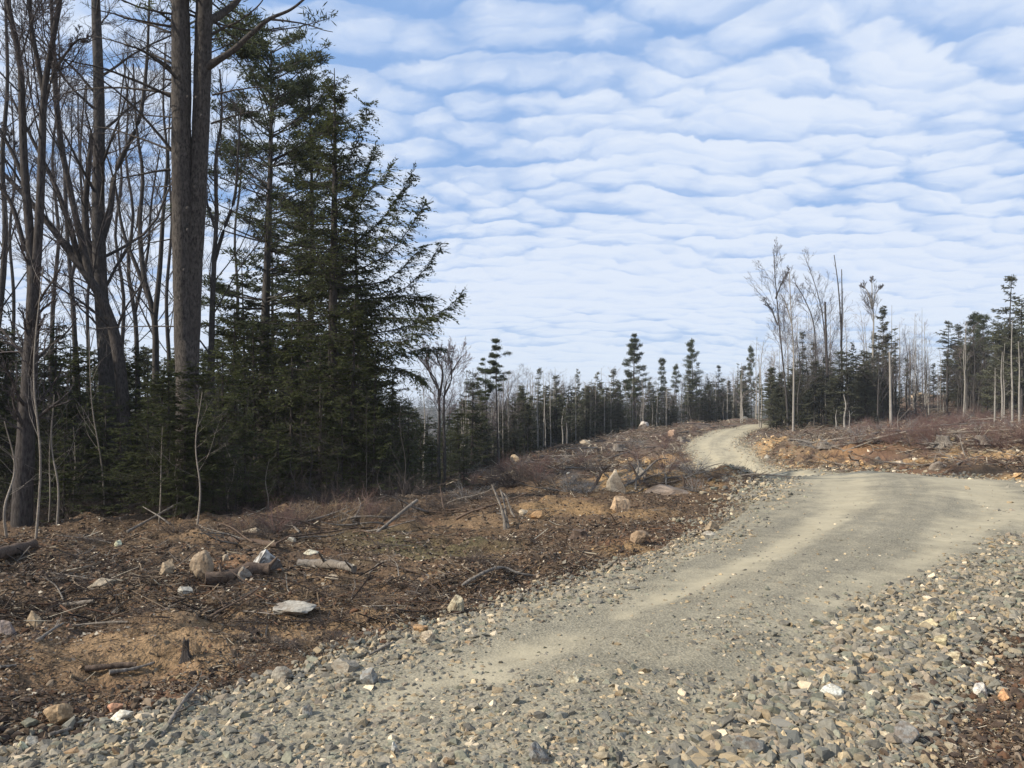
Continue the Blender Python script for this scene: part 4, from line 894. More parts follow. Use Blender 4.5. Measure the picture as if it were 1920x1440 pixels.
def bare_tree(seed, trunks, orders, barkm=None, twigm=None, sides=10, minr=.0045, tw=.12):
    """leafless tree: trunks = list of (points, r0, r1); orders = list of (count, length ratio, angle, start)"""
    g_ = np.random.default_rng(seed); m = MB(); mc = MB(); Ps = []; Rs = []
    for pts, r0, r1 in trunks:
        C = catmull(pts, 8); t = np.linspace(0, 1, 22); sarc = np.r_[0, np.cumsum(np.linalg.norm(np.diff(C, axis=0), axis=1))]; sarc /= sarc[-1]
        P = np.stack([np.interp(t, sarc, C[:, k]) for k in range(3)], 1); R = r0 + (r1 - r0) * t ** .9; Ps.append(P); Rs.append(R)
    P = np.stack(Ps); R = np.stack(Rs); m.add(*tubes(P, R * (1 + .03 * g_.normal(size=R.shape)), sides))
    for k, (cnt, lr, ang, t0) in enumerate(orders):
        P, R = grow(P, R, cnt, lr, ang, g_, tw, t0, 7 if k == 0 else 5 if k < 3 else 4, .28 if k == 0 else .52, .20, minr=minr)
        (m if k == 0 else mc).add(*tubes(P, R, 6 if k == 0 else 4 if k == 1 else 3))
    return m.build('trunk', barkm or BARK_GREY, True), mc.build('crown', twigm or TWIG)
def tree(meshes, x, y, z, label, name, cat='tree', group=None, scale=1, rz=0, sz=None, tilt=(0, 0), z0=0):
    r = bpy.data.objects.new(name, None); COL.objects.link(r); r.location = (x, y, z); r.empty_display_size = .2
    r.scale = (scale, scale, sz or scale); r.rotation_euler = (tilt[0], tilt[1], rz)
    tag(r, label, cat, group)
    for me, nm in zip(meshes, ('trunk', 'crown')): link(me, nm, r)
    return r
def hof(px, d, ptop, z): return EYE + (HY - ptop) / F * d - z

# ---- library
FIR = [conifer(300 + i, 5, 1.45, .06, 120, .12, .2, .05, 18, 5, .10, .034, .36, .85, LEAF_FIR, BARK_DARK, 26) for i in range(4)]
HEMY = [conifer(320 + i, 7, 1.9, .10, 150, .16, .12, .07, 20, 5, .12, .04, .42, .75, LEAF_HEM, BARK_DARK, 34, fr=.35) for i in range(3)]
SPR = [conifer(340 + i, 8, [1.25, 1.5, 1.0, 1.35, 1.7, .9, 1.2][i], [.28, .12, .42, .2, .08, .3, .5][i], [95, 110, 60, 80, 120, 50, 46][i], [.14, .2, .1, .22, .12, .25, .05][i], .22, .065, 22, 5, .17, .05, .42, [.8, 1.0, .6, .75, .9, .7, .5][i], LEAF_SPR, BARK_GREY, 16, twig=False, wm=.1, irr=.5, gap=.25) for i in range(7)]
THIN = [conifer(360 + i, 10, .95, .5, 60, .2, .1, .08, 13, 5, .18, .055, .4, .6, LEAF_SPR, BARK_GREY, 20, gap=.35, twig=False, irr=.5, wm=.2) for i in range(3)]
PINE = [tufted(380, 12, 2.1, .40, 60, .15, 14, 9, .26, .06, flat=.8, irr=.6, rise=.45), tufted(381, 12, 1.7, .55, 44, .13, 14, 8, .26, .06, flat=.8, irr=.6, rise=.5), tufted(382, 12, 1.4, .62, 34, .12, 14, 8, .26, .06, flat=.8, irr=.6, rise=.3)]
HW = [bare_tree(400 + i, [([(0,0,-.3),(.1*s,0,3),(.05,.1*s,6),(.3*s,0,9.5)], .085, .015)], [(16,.42,.6,.22),(7,.5,.55,.2),(5,.5,.6,.2),(3,.5,.6,.2)], BARK_GREY) for i, s in enumerate((1, -1, 2))]
BIR = [bare_tree(420 + i, [([(0,0,-.3),(.10*s,0,4),(.05,.05*s,8),(.25*s,0,12)], .075, .012)], [(13,.26,.5,.50),(5,.5,.5,.2),(4,.5,.55,.2)], BARK_PALE, TWIG_PINK, 8, .006) for i, s in enumerate((1, -1, .4))]
POLE = [bare_tree(440 + i, [([(0,0,-.3),(.04*s,0,3),(-.03*s,.03,6),(.08*s,0,9)], .05, .012)], [(9,.16,.7,.3),(3,.5,.6,.2)], BARK_PALE, TWIG, 7, .005) for i, s in enumerate((1, -1, .3))]
SAPD = [bare_tree(480 + i, [([(0,0,-.2),(.08*s,0,1.2),(-.03*s,.04,2.6),(.1*s,0,4.2)], .017, .004)], [(12,.32,.7,.2),(5,.5,.6,.2)], BARK_GREY, TWIG, 6, .0025) for i, s in enumerate((1, -1, 1.6))]
SAP = [bare_tree(460 + i, [([(0,0,-.2),(.06*s,0,1.2),(-.03*s,.03,2.6),(.08*s,0,4.2)], .019, .005)], [(9,.3,.6,.35),(4,.5,.6,.2)], BARK_BIRCH, TWIG, 7, .003) for i, s in enumerate((1, -1, 1.6))]
# ------------------------------------------------------------------ the forest on the left
D0 = 14.6
def rel(px, py, d, base): p = P3(px, py, d); return (p[0] - base[0], p[1] - base[1], p[2] - base[2])
# twin-stemmed white pine
b0 = at(350, D0)
def twin():
    base = (b0.x, b0.y, b0.z); g_ = np.random.default_rng(500)
    main = [(350,1010),(350,900),(350,760),(350,640),(350,520),(350,440)]
    def pts(l, dd=0): return [rel(a, b_, D0 + dd, base) for a, b_ in l]
    m = MB()
    def tb(l, rs, dd=0, sides=18, ddend=None):
        P = np.array(pts(l, dd)); 
        if ddend is not None: P[:, 1] += np.linspace(0, ddend, len(P))
        C = catmull(P, 6); k = np.linspace(0, 1, len(C)); R = np.interp(k, np.linspace(0, 1, len(rs)), rs); m.add(*tubes(C[None], (R * (1 + .02 * g_.normal(size=len(R))))[None], sides)); return C, R
    s_ = D0 / F / 2
    tb([(352,1015),(352,900),(352,760),(351,640)], [s_*56, s_*46, s_*42, s_*40])
    LC_, LR = tb([(346,700),(344,600),(342,480),(341,380),(340,250),(340,120),(338,0),(336,-200),(335,-420),(335,-640)], [s_*33, s_*34, s_*35, s_*35, s_*35, s_*35, s_*33, s_*27, s_*18, s_*5])
    RC_, RR = tb([(357,700),(360,600),(364,480),(370,380),(376,250),(380,120),(383,0),(388,-180),(392,-380),(394,-560)], [s_*30, s_*31, s_*32, s_*32, s_*31, s_*31, s_*30, s_*25, s_*16, s_*4], .10, 18)
    # the big live limb on the right stem and dead boughs drooping from both
    tb([(384,128),(410,112),(440,92),(470,64),(505,36),(545,18),(575,-6),(600,-30)], [s_*17, s_*13, s_*11, s_*9, s_*7, s_*5, s_*4, s_*3], .05, 8)
    tb([(505,36),(540,40),(575,46),(605,56),(624,60)], [s_*5, s_*3.5, s_*2.5, s_*1.8, s_*1.2], .05, 5)
    tb([(398,64),(420,52),(450,38),(485,10),(500,-14)], [s_*6, s_*4, s_*3, s_*2.4, s_*1.6], .1, 6)
    tb([(388,40),(404,14),(430,-30),(450,-90)], [s_*18, s_*14, s_*10, s_*6], .1, 8, .8)
    def dead(x0, y0, x1, y1, r, sag, dy):
        t = np.linspace(0, 1, 8); X = x0 + (x1 - x0) * t; Y = y0 + (y1 - y0) * t - sag * np.sin(t * 2.6)
        P = np.array([rel(X[i], Y[i], D0 + dy * t[i], base) for i in range(8)]); P += g_.normal(0, .012, P.shape) * t[:, None]; R = s_ * r * np.linspace(1, .3, 8)
        m.add(*tubes(P[None], R[None], 6)); Pc, Rc = P[None], R[None]
        for k, (c_, l_) in enumerate([(7, .42), (4, .5)]):
            Pc, Rc = grow(Pc, Rc, c_, l_, .7, g_, -.05, .25, 5, .6, .2, minr=.003); m.add(*tubes(Pc, Rc, 3))
    for a in [(322,50,170,10,5,-6,-.6),(325,42,262,8,5,4,-.3),(322,62,222,28,5,2,.6),(323,130,232,88,6,8,-.5),(325,120,160,70,5,10,.7),(322,110,226,60,3,4,-.3),(322,182,118,120,6,14,-.8),(322,176,100,190,5,20,.8),(322,220,190,222,3,6,.4),
              (322,282,170,150,6,22,-.7),(326,285,150,240,5,12,.6),(320,318,205,342,5,4,-.4),(318,350,270,350,3,0,.2),(345,160,250,90,6,10,-1.0),(322,60,292,60,4,0,.1),(396,74,424,70,4,0,.1),(398,178,500,165,4,4,-.3),(395,232,520,205,4,6,.4),(392,100,470,70,2.5,2,.3),
              (322,400,230,470,3,-6,.5),(322,448,240,450,3,-6,-.4),(392,330,430,360,3,-4,.4),(330,20,300,-40,5,0,.3),(326,612,170,622,3,5,.9),(322,240,296,244,4,0,.2),(322,150,300,148,4,0,0)]: dead(*a)
    # knots where limbs have gone
    for (x, y, r) in [(352,180,3),(368,182,4),(378,215,3.5),(366,350,5),(352,390,6),(372,360,3),(345,505,3.5),(338,560,3),(352,430,4)]:
        C = np.array([rel(x, y, D0 - s_ * 36, base), rel(x - 1, y + 3, D0 - s_ * 48, base)]); m.add(*tubes(C[None], s_ * np.array([[r * 1.3, r * .6]]), 7))
    trunk = m.build('trunk', BARK_PINE, True)
    # live top, mostly above the frame
    mc = MB(); wood = MB()
    for C, R in ((LC_, LR), (RC_, RR)):
        K = len(C); i0 = int(K * .62); sub = C[i0:][None]; nb = 26; t = g_.uniform(0, .97, nb); b, tg = interp_poly(sub, np.zeros(nb, int), t); a = g_.uniform(0, 6.28, nb)
        d = norm(np.c_[np.cos(a), np.sin(a), .15 + .5 * t]); ln = 2.3 * (1.1 - .7 * t) * g_.uniform(.6, 1.2, nb); ss = np.linspace(0, 1, 6)[None, :, None]
        P = b[:, None] + d[:, None] * ln[:, None, None] * ss + np.array([0, 0, -.12]) * np.sin(ss * 3) * ln[:, None, None]; wood.add(*tubes(P, np.full((nb, 1), .025) * np.linspace(1, .3, 6)[None], 4))
        n = nb * 10; i = np.repeat(np.arange(nb), 10); t2 = g_.uniform(.35, 1, n); e, tg = interp_poly(P, i, t2); e = e + g_.normal(0, .18, (n, 3)) * [1, 1, .5]
        j = np.repeat(np.arange(n), 20); dq = norm(g_.normal(size=(len(j), 3)) + [0, 0, .3]); V, q = diamonds(e[j] + g_.normal(0, .07, (len(j), 3)), dq, norm(np.cross(dq, unit(len(j), g_))), g_.uniform(.1, .2, len(j)), g_.uniform(.018, .03, len(j))); mc.add(V, q, g_.random((len(j), 1)))
    r = bpy.data.objects.new('pine_tree', None); COL.objects.link(r); r.location = base; tag(r, 'huge white pine with two fused trunks and bare drooping dead boughs', 'tree')
    link(trunk, 'trunk', r); c_ = link(mc.build('crown', LEAF_PIN), 'crown', r); link(wood.build('bough', BARK_PINE, True), 'bough', r)
twin()

# hand-laid bare hardwoods: trunks traced at their own distance
def hardwood(d, stems, orders, label, seed, bark=None, name='bare_tree', minr=.0045, twig=None, tw=.12):
    """stems: list of (list of (px,py[,depth offset]), width px start, width px end)"""
    b = at(stems[0][0][0][0], d); base = (b.x, b.y, b.z); tr_ = []
    for pl, w0, w1 in stems:
        pts = [rel(p[0], p[1], d + (p[2] if len(p) > 2 else 0), base) for p in pl]
        tr_.append((pts, w0 * d / F / 2, w1 * d / F / 2))
    me = bare_tree(seed, tr_, orders, bark or BARK_GREY, twig or TWIG, 12, minr, tw); r = tree(me, *base, label, name); return r
O4 = [(15,.30,.65,.33),(8,.45,.65,.2),(6,.5,.6,.2),(3,.5,.6,.2)]
hardwood(12.6, [([(40,1010),(44,900),(52,760),(60,620),(64,500)],38,20),([(62,560),(56,440),(46,320),(42,220),(38,120),(22,40),(4,-60),(-10,-260)],18,5),([(62,560),(70,470),(76,360),(80,240),(84,160),(100,70),(116,-40),(120,-260)],18,5),([(84,190),(70,110),(58,40),(50,-80)],10,4),([(42,330),(20,280),(-20,210)],9,4),([(78,220),(100,140),(140,80),(166,72)],8,3),([(48,470),(20,380),(-20,330),(-60,280)],10,4)], O4, 'forked hardwood nearest the left edge, its dark twin stems splitting low', 501, BARK_DARK)
hardwood(20, [([(208,960),(204,800),(196,640),(188,520),(184,380),(186,240),(184,120),(180,20),(178,-100),(176,-300)],34,10),([(196,560),(170,480),(160,400),(166,320),(172,250)],14,8),([(186,470),(206,400),(214,330),(236,280),(262,220),(275,120),(280,0)],12,4)], [(18,.25,.75,.30),(8,.45,.65,.2),(5,.5,.6,.2),(3,.5,.6,.2)], 'tall straight dark hardwood left of the twin pine', 502)
hardwood(18.5, [([(236,960),(232,800),(224,680),(204,590),(166,520),(128,470),(92,420),(40,360),(-20,300)],30,7),([(150,500),(130,420),(100,340),(60,260),(20,180)],12,4),([(170,525),(150,440),(128,340),(110,240),(100,120),(96,-20)],14,5)], O4, 'leaning hardwood whose limbs sweep up to the left behind the forked one', 503, BARK_DARK)
for k, (d, px, stems, lb) in enumerate([
    (24, 292, [([(296,900),(292,700),(290,600),(270,520),(262,420),(268,330),(256,240),(250,120)],22,4),([(290,600),(300,500),(306,400),(314,300),(306,200),(310,80)],14,3),([(284,570),(256,500),(230,430),(214,340),(190,260)],12,3)], 'branching grey hardwood seen left of the twin pine, three stems from one base'),
    (27, 268, [([(262,900),(258,720),(254,600),(240,500),(250,400),(236,300),(240,200),(230,100)],15,3),([(252,590),(276,480),(284,380),(300,280)],9,3)], 'slender hardwood behind the three-stemmed grey one'),
    (21, 400, [([(394,900),(396,700),(398,580),(402,480),(406,400),(404,300),(416,220),(412,130)],22,4),([(402,490),(420,430),(440,370),(446,290),(452,200)],11,3),([(404,430),(386,370),(384,300)],8,3)], 'grey hardwood just right of the twin pine, forked at mid height'),
    (26, 150, [([(140,900),(142,700),(136,560),(126,440),(120,300),(108,180),(100,40)],16,4),([(134,520),(156,420),(150,300),(160,160)],9,3)], 'slim hardwood between the two darkest trunks at the left'),
    (30, 330, [([(320,900),(318,700),(312,560),(322,420),(316,300),(320,180)],14,3)], 'thin hardwood half hidden behind the twin pine'),
    (17, -30, [([(-30,980),(-20,800),(-8,640),(4,540),(10,420),(4,300),(14,160),(10,0)],22,6),([(0,560),(-30,440),(-60,300)],12,4)], 'hardwood cut by the left edge of the frame'),
    (31, 90, [([(92,900),(96,700),(100,560),(110,440),(98,300),(112,160),(110,60)],15,3)], 'pale thin hardwood showing between the twin dark stems'),
    (29, 225, [([(222,900),(226,700),(232,560),(216,440),(228,340),(222,220),(240,100)],13,3)], 'faint hardwood right behind the tall straight dark one'),
    (33, 190, [([(160,900),(166,700),(164,560),(176,440),(150,300),(146,180)],12,3)], 'faint hardwood left behind the tall straight dark one'),
    (34, 440, [([(436,900),(438,700),(446,560),(440,440),(452,320),(446,200)],12,3)], 'faint hardwood between the twin pine and the tall evergreens'),
    (30, 20, [([(16,900),(22,700),(26,560),(18,440),(28,320),(20,160)],13,3)], 'faint hardwood behind the forked one at the left edge'),
  ]): hardwood(d, [(a_, b_ * .75, c_ * .75) for a_, b_, c_ in stems], [(13,.33,.6,.30),(7,.45,.6,.2),(5,.5,.6,.2),(2,.5,.6,.2)], lb, 510 + k, BARK_GREY)

# hemlock with long boughs thrown out to the right
dH = 20.0; bH = at(628, dH); hH = hof(0, dH, 128, bH.z)
def bough(pl, dy):
    P = np.array([rel(a, b_, dH, (bH.x, bH.y, bH.z)) for a, b_ in pl]); C = catmull(P, 5); t = np.linspace(0, 1, 6); s_ = np.linspace(0, 1, len(C)); Q = np.stack([np.interp(t, s_, C[:, k]) for k in range(3)], 1); Q[:, 1] += dy * t; return Q
EX = np.stack([bough(p, dy) for p, dy in [
    ([(632,640),(700,625),(770,610),(830,582),(866,550)], .2), ([(632,610),(690,600),(740,600),(790,606),(846,598)], -1.2), ([(632,560),(690,560),(740,548),(790,508),(824,450)], .4), ([(632,520),(690,500),(740,470),(780,420),(802,388)], -.4),
    ([(630,470),(670,450),(710,410),(745,360),(768,312)], .5), ([(632,670),(690,668),(740,664),(780,650),(822,650)], .9), ([(632,700),(690,700),(740,690),(772,700),(800,712)], -.6), ([(630,590),(680,570),(730,545),(770,545),(800,540)], 1.6),
    ([(630,440),(660,410),(690,380),(715,360),(745,335)], -1.0), ([(630,540),(690,530),(730,510),(760,470),(784,440)], 1.4), ([(630,400),(655,370),(675,340),(690,300),(700,270)], .3), ([(630,340),(650,310),(668,280),(684,240),(694,200)], -.3), ([(630,650),(690,640),(750,650),(790,640),(815,610)], -2.0),
    ([(632,500),(670,480),(715,470),(750,440),(772,400)], -1.7), ([(632,620),(680,615),(730,570),(775,570),(812,575)], -.3)]])
hm = conifer(600, hH, 3.0, .08, 230, .10, .35, .17, 34, 6, .10, .030, .50, .75, LEAF_HEM, BARK_DARK, 60, gap=.2, fr=.30, extra=EX, skew=-.12, top=.05, irr=.45)
tree(hm, bH.x, bH.y, bH.z, 'tall hemlock with long feathery boughs sweeping out to the right', 'hemlock_tree')
# white pine beside it
dP = 24.0; bP = at(500, dP); hP = hof(0, dP, 84, bP.z)
pm = tufted(601, hP, 3.2, .34, 120, .20, 26, 11, .17, .036, .55, .1, LEAF_PIN, BARK_GREY, shape=.55, dead=24, top=.42)
tree(pm, bP.x, bP.y, bP.z, 'tall white pine with tufted rounded top left of the hemlock', 'pine_tree')
pm2 = tufted(602, hof(0, 26, 170, at(575, 26).z), 2.3, .40, 80, .15, 22, 10, .17, .038, .5, .1, LEAF_PIN, BARK_GREY, shape=.6, dead=20, top=.35)
b = at(578, 26); tree(pm2, b.x, b.y, b.z, 'slimmer white pine filling the gap between the tall pine and the hemlock', 'pine_tree')
hm2 = conifer(603, hof(0, 23, 300, at(690, 23).z), 1.6, .3, 110, .1, .3, .09, 22, 6, .12, .036, .4, .7, LEAF_HEM, BARK_DARK, 30)
b = at(672, 23.5); tree(hm2, b.x, b.y, b.z, 'thin hemlock right behind the feathery one, near its upper right side', 'hemlock_tree')
# younger evergreens that close the forest face: (px, distance, top, kind, width, label)
YE = [(440,23,560,'h',1.0,'young hemlock between the twin pine and the tall white pine'),(480,19,610,'f',1.1,'bushy young fir under the tall white pine'),(545,18.5,600,'h',1.1,'dense young hemlock at the foot of the feathery one, on its left'),
      (600,17.6,640,'f',1.1,'dense low fir in front of the feathery hemlock'),(660,18,560,'h',1.2,'broad young hemlock under the long boughs'),(705,19,640,'h',1.0,'young hemlock right of the broad one under the long boughs'),(735,21,690,'f',1.0,'dark fir closing the right end of the forest face'),
      (765,25,745,'f',1.1,'low fir at the forest corner'),(700,17,760,'f',.9,'small fir at the right foot of the forest face'),(640,16.8,740,'f',.9,'small fir below the feathery hemlock'),(560,24,470,'h',1.15,'tall hemlock hidden between pine and feathery hemlock'),(620,27,430,'h',1.1,'deep-set hemlock behind the feathery one'),
      (420,16,640,'h',.95,'young hemlock pressed against the right side of the twin pine'),(385,17,690,'f',.9,'low fir behind the twin pine, right side'),(300,17,690,'h',1.1,'young hemlock left of the twin pine'),(255,19,640,'f',1.0,'young fir between the leaning hardwood and the twin pine'),
      (200,16.5,720,'f',1.0,'low fir before the tall straight hardwood'),(150,18,640,'h',1.05,'young hemlock between the leftmost hardwoods'),(100,20,600,'h',1.1,'young hemlock behind the forked hardwood'),(60,16,700,'f',1.0,'low fir right of the forked hardwood base'),(15,18,620,'h',1.1,'young hemlock at the left edge of the frame'),
      (-30,15,690,'f',1.1,'fir half outside the left edge of the frame'),(-40,22,480,'h',1.1,'taller evergreen peeking in at the left edge'),(330,22,640,'h',1.0,'hemlock deep behind the twin pine'),(510,29,420,'h',1.2,'deep hemlock left behind the tall white pine'),(460,27,480,'f',1.1,'deep fir seen left of the tall white pine'),
      (690,24,520,'h',.9,'hemlock showing through the long boughs'),(350,27,650,'f',1.2,'dark fir far behind the twin pine'),(230,26,660,'h',1.2,'dark hemlock deep in the left woods'),(130,26,640,'f',1.2,'dark fir deep in the left woods'),(20,27,610,'h',1.2,'dark hemlock in the far left depth'),(400,30,640,'h',1.2,'dark hemlock deep right of the twin pine'),(372,13.3,668,'h',.85,'young hemlock hiding the foot of the twin pine'),(318,13.6,690,'h',.85,'young hemlock before the twin pine on its left side'),(345,13.0,800,'f',.8,'little fir at the very foot of the twin pine'),(275,14.5,745,'f',.9,'small fir above the leaning pale pole'),(225,14.8,790,'f',.9,'small fir further left of the leaning pale pole'),(400,14.2,780,'f',.9,'small fir right of the twin pine foot'),(460,15,800,'f',.9,'small fir at the edge between twin pine and hemlocks'),(120,14.5,800,'f',.9,'small fir by the curved pale sapling'),(520,15.8,790,'f',.95,'small fir at the edge under the tall white pine'),
      (280,30,660,'f',1.2,'dark fir deepest in the left woods'),(180,32,650,'h',1.2,'dark hemlock deepest in the left woods'),(80,33,640,'f',1.2,'dark fir deepest behind the forked hardwood'),(750,30,740,'h',1.2,'hemlock behind the forest corner'),(790,36,790,'f',1.2,'fir beyond the forest corner'),(830,40,800,'f',1.2,'fir under the pinkish bare tree'),
      (860,42,760,'h',1.2,'hemlock between the pinkish bare tree and the pair of pines'),(580,32,520,'f',1.2,'fir deep between the tall evergreens'),(640,33,500,'h',1.1,'hemlock deep behind the feathery one, its far side'),(810,32,820,'f',1.0,'low fir left of the pinkish bare tree'),(885,46,690,'f',1.0,'dark fir beside the left stem of the pair of pines'),
      (870,36,830,'f',1.1,'low fir right of the pinkish bare tree'),(740,26,800,'f',1.0,'low dark fir in the forest corner shade'),(775,44,762,'h',1.3,'hemlock seen past the forest corner, lower left of the pinkish bare tree'),(800,50,775,'f',1.4,'fir far down the valley, left of the pinkish bare tree'),(845,52,772,'h',1.3,'hemlock far down the valley, right of the pinkish bare tree'),(822,46,790,'f',1.4,'fir far down the valley, right behind the pinkish bare tree'),(868,50,745,'h',1.2,'hemlock in the valley left of the pair of pines')]
gy = np.random.default_rng(88)
for k, (px, d, pt, kd, wd, lb) in enumerate(YE):
    b = at(px, d); h = hof(0, d, pt, b.z); lib, h0 = (HEMY, 7) if kd == 'h' else (FIR, 5); sz = h / h0
    sc = np.clip(sz, .62, 1.25) * wd
    tree(lib[k % len(lib)], b.x, b.y, b.z, lb, 'hemlock_tree' if kd == 'h' else 'evergreen_tree', scale=sc, sz=sz, rz=gy.uniform(0, 6.28))
# a last rank that closes the depth of the woods
for k in range(46):
    px = -60 + k * 19 + gy.uniform(-10, 10); d = gy.uniform(34, 52); b = at(px, d); pt = np.interp(px, [-60, 400, 600, 700, 800], [650, 650, 600, 700, 790]) + gy.uniform(-20, 35); h = hof(0, d, pt, b.z); sz = h / 8
    tree(SPR[k % 4], b.x, b.y, b.z, 'shadowy spruce in the packed depth of the left woods', 'spruce_tree', group='spruces deep in the left woods', scale=np.clip(sz, .8, 1.5) * 1.3, sz=sz, rz=gy.uniform(0, 6.28))
# bare saplings standing before the dark woods
def sapling(px, d, ptop, label, wid=1.0, dx=0, k=0, group=None, lib=None):
    b = at(px, d); h = hof(0, d, ptop, b.z); sz = h / 4.2
    tree((lib or SAP)[k % 3], b.x, b.y, b.z, label, 'sapling', 'sapling', group, scale=wid, sz=sz, rz=gy.uniform(0, 6.28), tilt=(gy.normal(0, .02), dx))
for k, a in enumerate([(368,12.4,735,'pale straight sapling standing before the foot of the twin pine',1.0,.0),(66,11.8,500,'pale sapling winding up in front of the forked hardwood',1.15,.0),(16,11.6,790,'pale sapling left of the forked hardwood base',1.3,-.02),(106,12.6,740,'pale sapling right of the forked hardwood, curved at the top',1.1,-.06),
        (140,15,800,'thin sapling by the curved pale one',.8,.02),(298,12.8,800,'thin grey sapling above the leaning pole',.8,-.02),(326,13,840,'short grey sapling between pole and twin pine',.7,.03),(196,15,620,'leaning grey sapling before the tall straight hardwood',1.0,.10),(436,14.5,830,'forked grey sapling right of the twin pine',.9,.02),
        (448,15,870,'low grey sapling beside the forked one',.7,-.03),(500,14.5,860,'thin sapling before the young hemlocks',.7,0),(90,14,780,'crooked sapling behind the pale ones at the left',.8,.04)]): sapling(a[0], a[1], a[2], a[3], a[4], a[5], k)
for k in range(46):
    px = gy.uniform(0, 760); d = gy.uniform(13.5, 20); sapling(px, d, gy.uniform(700, 880), 'spindly grey sapling in the shaded edge of the left woods', gy.uniform(.5, .9), gy.normal(0, .05), k, 'saplings in the shade of the left woods', SAPD)
# the same woods go on left of the frame, added to shade the forest edge
for k in range(16):
    b = at(gy.uniform(-700, -60), gy.uniform(12.5, 24)); tree(HEMY[k % 3], b.x, b.y, b.z, 'dense hemlock of the woods continuing past the left edge', 'hemlock_tree', group='hemlocks past the left edge', scale=1.2, sz=gy.uniform(.9, 1.3), rz=gy.uniform(0, 6.28))
# brush and dead twigs filling the forest edge
for k in range(70):
    px = gy.uniform(-20, 800); d = gy.uniform(13.5, 20) + (px > 650) * 2; kd = 'dark'
    shrub(px, 0, kd, gy.uniform(.4, 1.1), f'tangled {SW[kd]} brush in the shade under the left woods', 'brush under the left woods', d=d, flat=1.2, name='understory_bush')

# ------------------------------------------------------------------ valley, middle tree line
hardwood(36, [([(826,960),(822,860),(824,780),(820,720),(800,690),(780,665)],9,2),([(830,955),(834,860),(832,780),(836,720),(852,690),(866,668)],8,2),([(822,755),(830,700),(820,672),(824,650)],6,2),([(822,730),(806,700),(800,670)],4,1.5),([(834,740),(846,712),(846,680),(850,658)],4,1.5)], [(10,.42,.55,.45),(7,.5,.5,.2),(5,.5,.55,.2),(4,.5,.6,.2)], 'bare tree with a round pinkish crown in the valley gap', 560, BARK_GREY, minr=.007, twig=TWIG_PINK)
def pole_tree(px, d, ptop, lib, label, group=None, name='bare_tree', wid=1.0, h0=12, k=0, tilt=0):
    b = at(px, d); h = hof(0, d, ptop, b.z); return tree(lib[k % len(lib)], b.x, b.y, b.z, label, name, group=group, scale=wid, sz=h / h0, rz=gy.uniform(0, 6.28), tilt=(0, tilt))
pole_tree(795, 40, 730, POLE, 'dark broken snag left of the pinkish bare tree', name='snag_tree', h0=9, wid=1.4)
def ever(px, d, ptop, lib, h0, label, wid=1.0, group=None, name='spruce_tree', k=0, rz=None):
    b = at(px, d); h = hof(0, d, ptop, b.z); sz = h / h0
    return tree(lib[k % len(lib)], b.x, b.y, b.z, label, name, group=group, scale=wid * np.clip(sz, .5, 1.6), sz=sz, rz=gy.uniform(0, 6.28) if rz is None else rz)
pa = tufted(610, 14, 1.9, .64, 34, .12, 22, 10, .22, .06, .15, .12, flat=.6, irr=.7, skew=-.35, top=.3, barkm=BARK_GREY); pb = tufted(611, 14, 1.9, .58, 40, .13, 22, 10, .22, .06, .15, .12, flat=.6, irr=.7, skew=.3, top=.3, barkm=BARK_GREY); pc = tufted(612, 14, 2.3, .42, 74, .15, 20, 10, .24, .06, .4, .15, flat=.7, irr=.6, shape=.9, top=.1, barkm=BARK_GREY)
ever(911, 50, 672, [pa], 14, 'left one of the tall pair of pines with flat layered crowns', 1.0, name='pine_tree', rz=0); ever(932, 50, 638, [pb], 14, 'right, taller one of the pair of pines with flat layered crowns', 1.0, name='pine_tree', rz=0)
ever(1190, 92, 628, [pc], 14, 'tallest layered pine standing above the middle tree line', 1.0, name='pine_tree')
for k, a in enumerate([(1298,98,640,'narrow tufted pine with a bare gap in its crown, right of the layered one',.75,PINE,12,'pine_tree'),(1240,95,675,'crooked small pine right of the layered one',.7,PINE,12,'pine_tree'),(1267,97,684,'short bushy pine left of the narrow tufted one',.8,PINE,12,'pine_tree'),
      (1009,62,688,'pointed open spruce right of the pair of pines',.9,THIN,10,'spruce_tree'),(1043,66,702,'rough-topped spruce by the two pale birch stems',1.0,SPR,8,'spruce_tree'),(1084,72,690,'narrow dark spruce with a dense tip in the middle tree line',.7,SPR,8,'spruce_tree'),(1121,80,697,'open spruce midway along the middle tree line',.9,SPR,8,'spruce_tree'),
      (1150,84,690,'bushy spruce touching the layered pine on its left',1.1,SPR,8,'spruce_tree'),(1165,80,715,'short dense spruce below the layered pine',1.1,SPR,8,'spruce_tree'),(1215,90,715,'short spruce just right of the layered pine',1.0,SPR,8,'spruce_tree'),(1326,98,700,'dark cone-shaped spruce at the right end of the middle tree line',.9,SPR,8,'spruce_tree'),
      (1348,99,684,'taller cone-shaped spruce closing the middle tree line',1.0,SPR,8,'spruce_tree'),(1368,100,712,'low spruce where the middle tree line meets the far road',1.0,SPR,8,'spruce_tree'),(1060,62,760,'broad green fir at the left part of the middle tree line',1.4,SPR,8,'evergreen_tree'),(990,56,755,'olive green fir right behind the pair of pines',1.5,SPR,8,'evergreen_tree'),(965,54,785,'low olive fir between the pair of pines and the pointed spruce',1.4,SPR,8,'evergreen_tree')]):
    ever(a[0], a[1], a[2], a[5], a[6], a[3], a[4], name=a[7], k=k)
edge_d = lambda px: np.interp(px, [860, 940, 1000, 1100, 1200, 1300, 1400], [45, 53, 62, 72, 82, 92, 100])
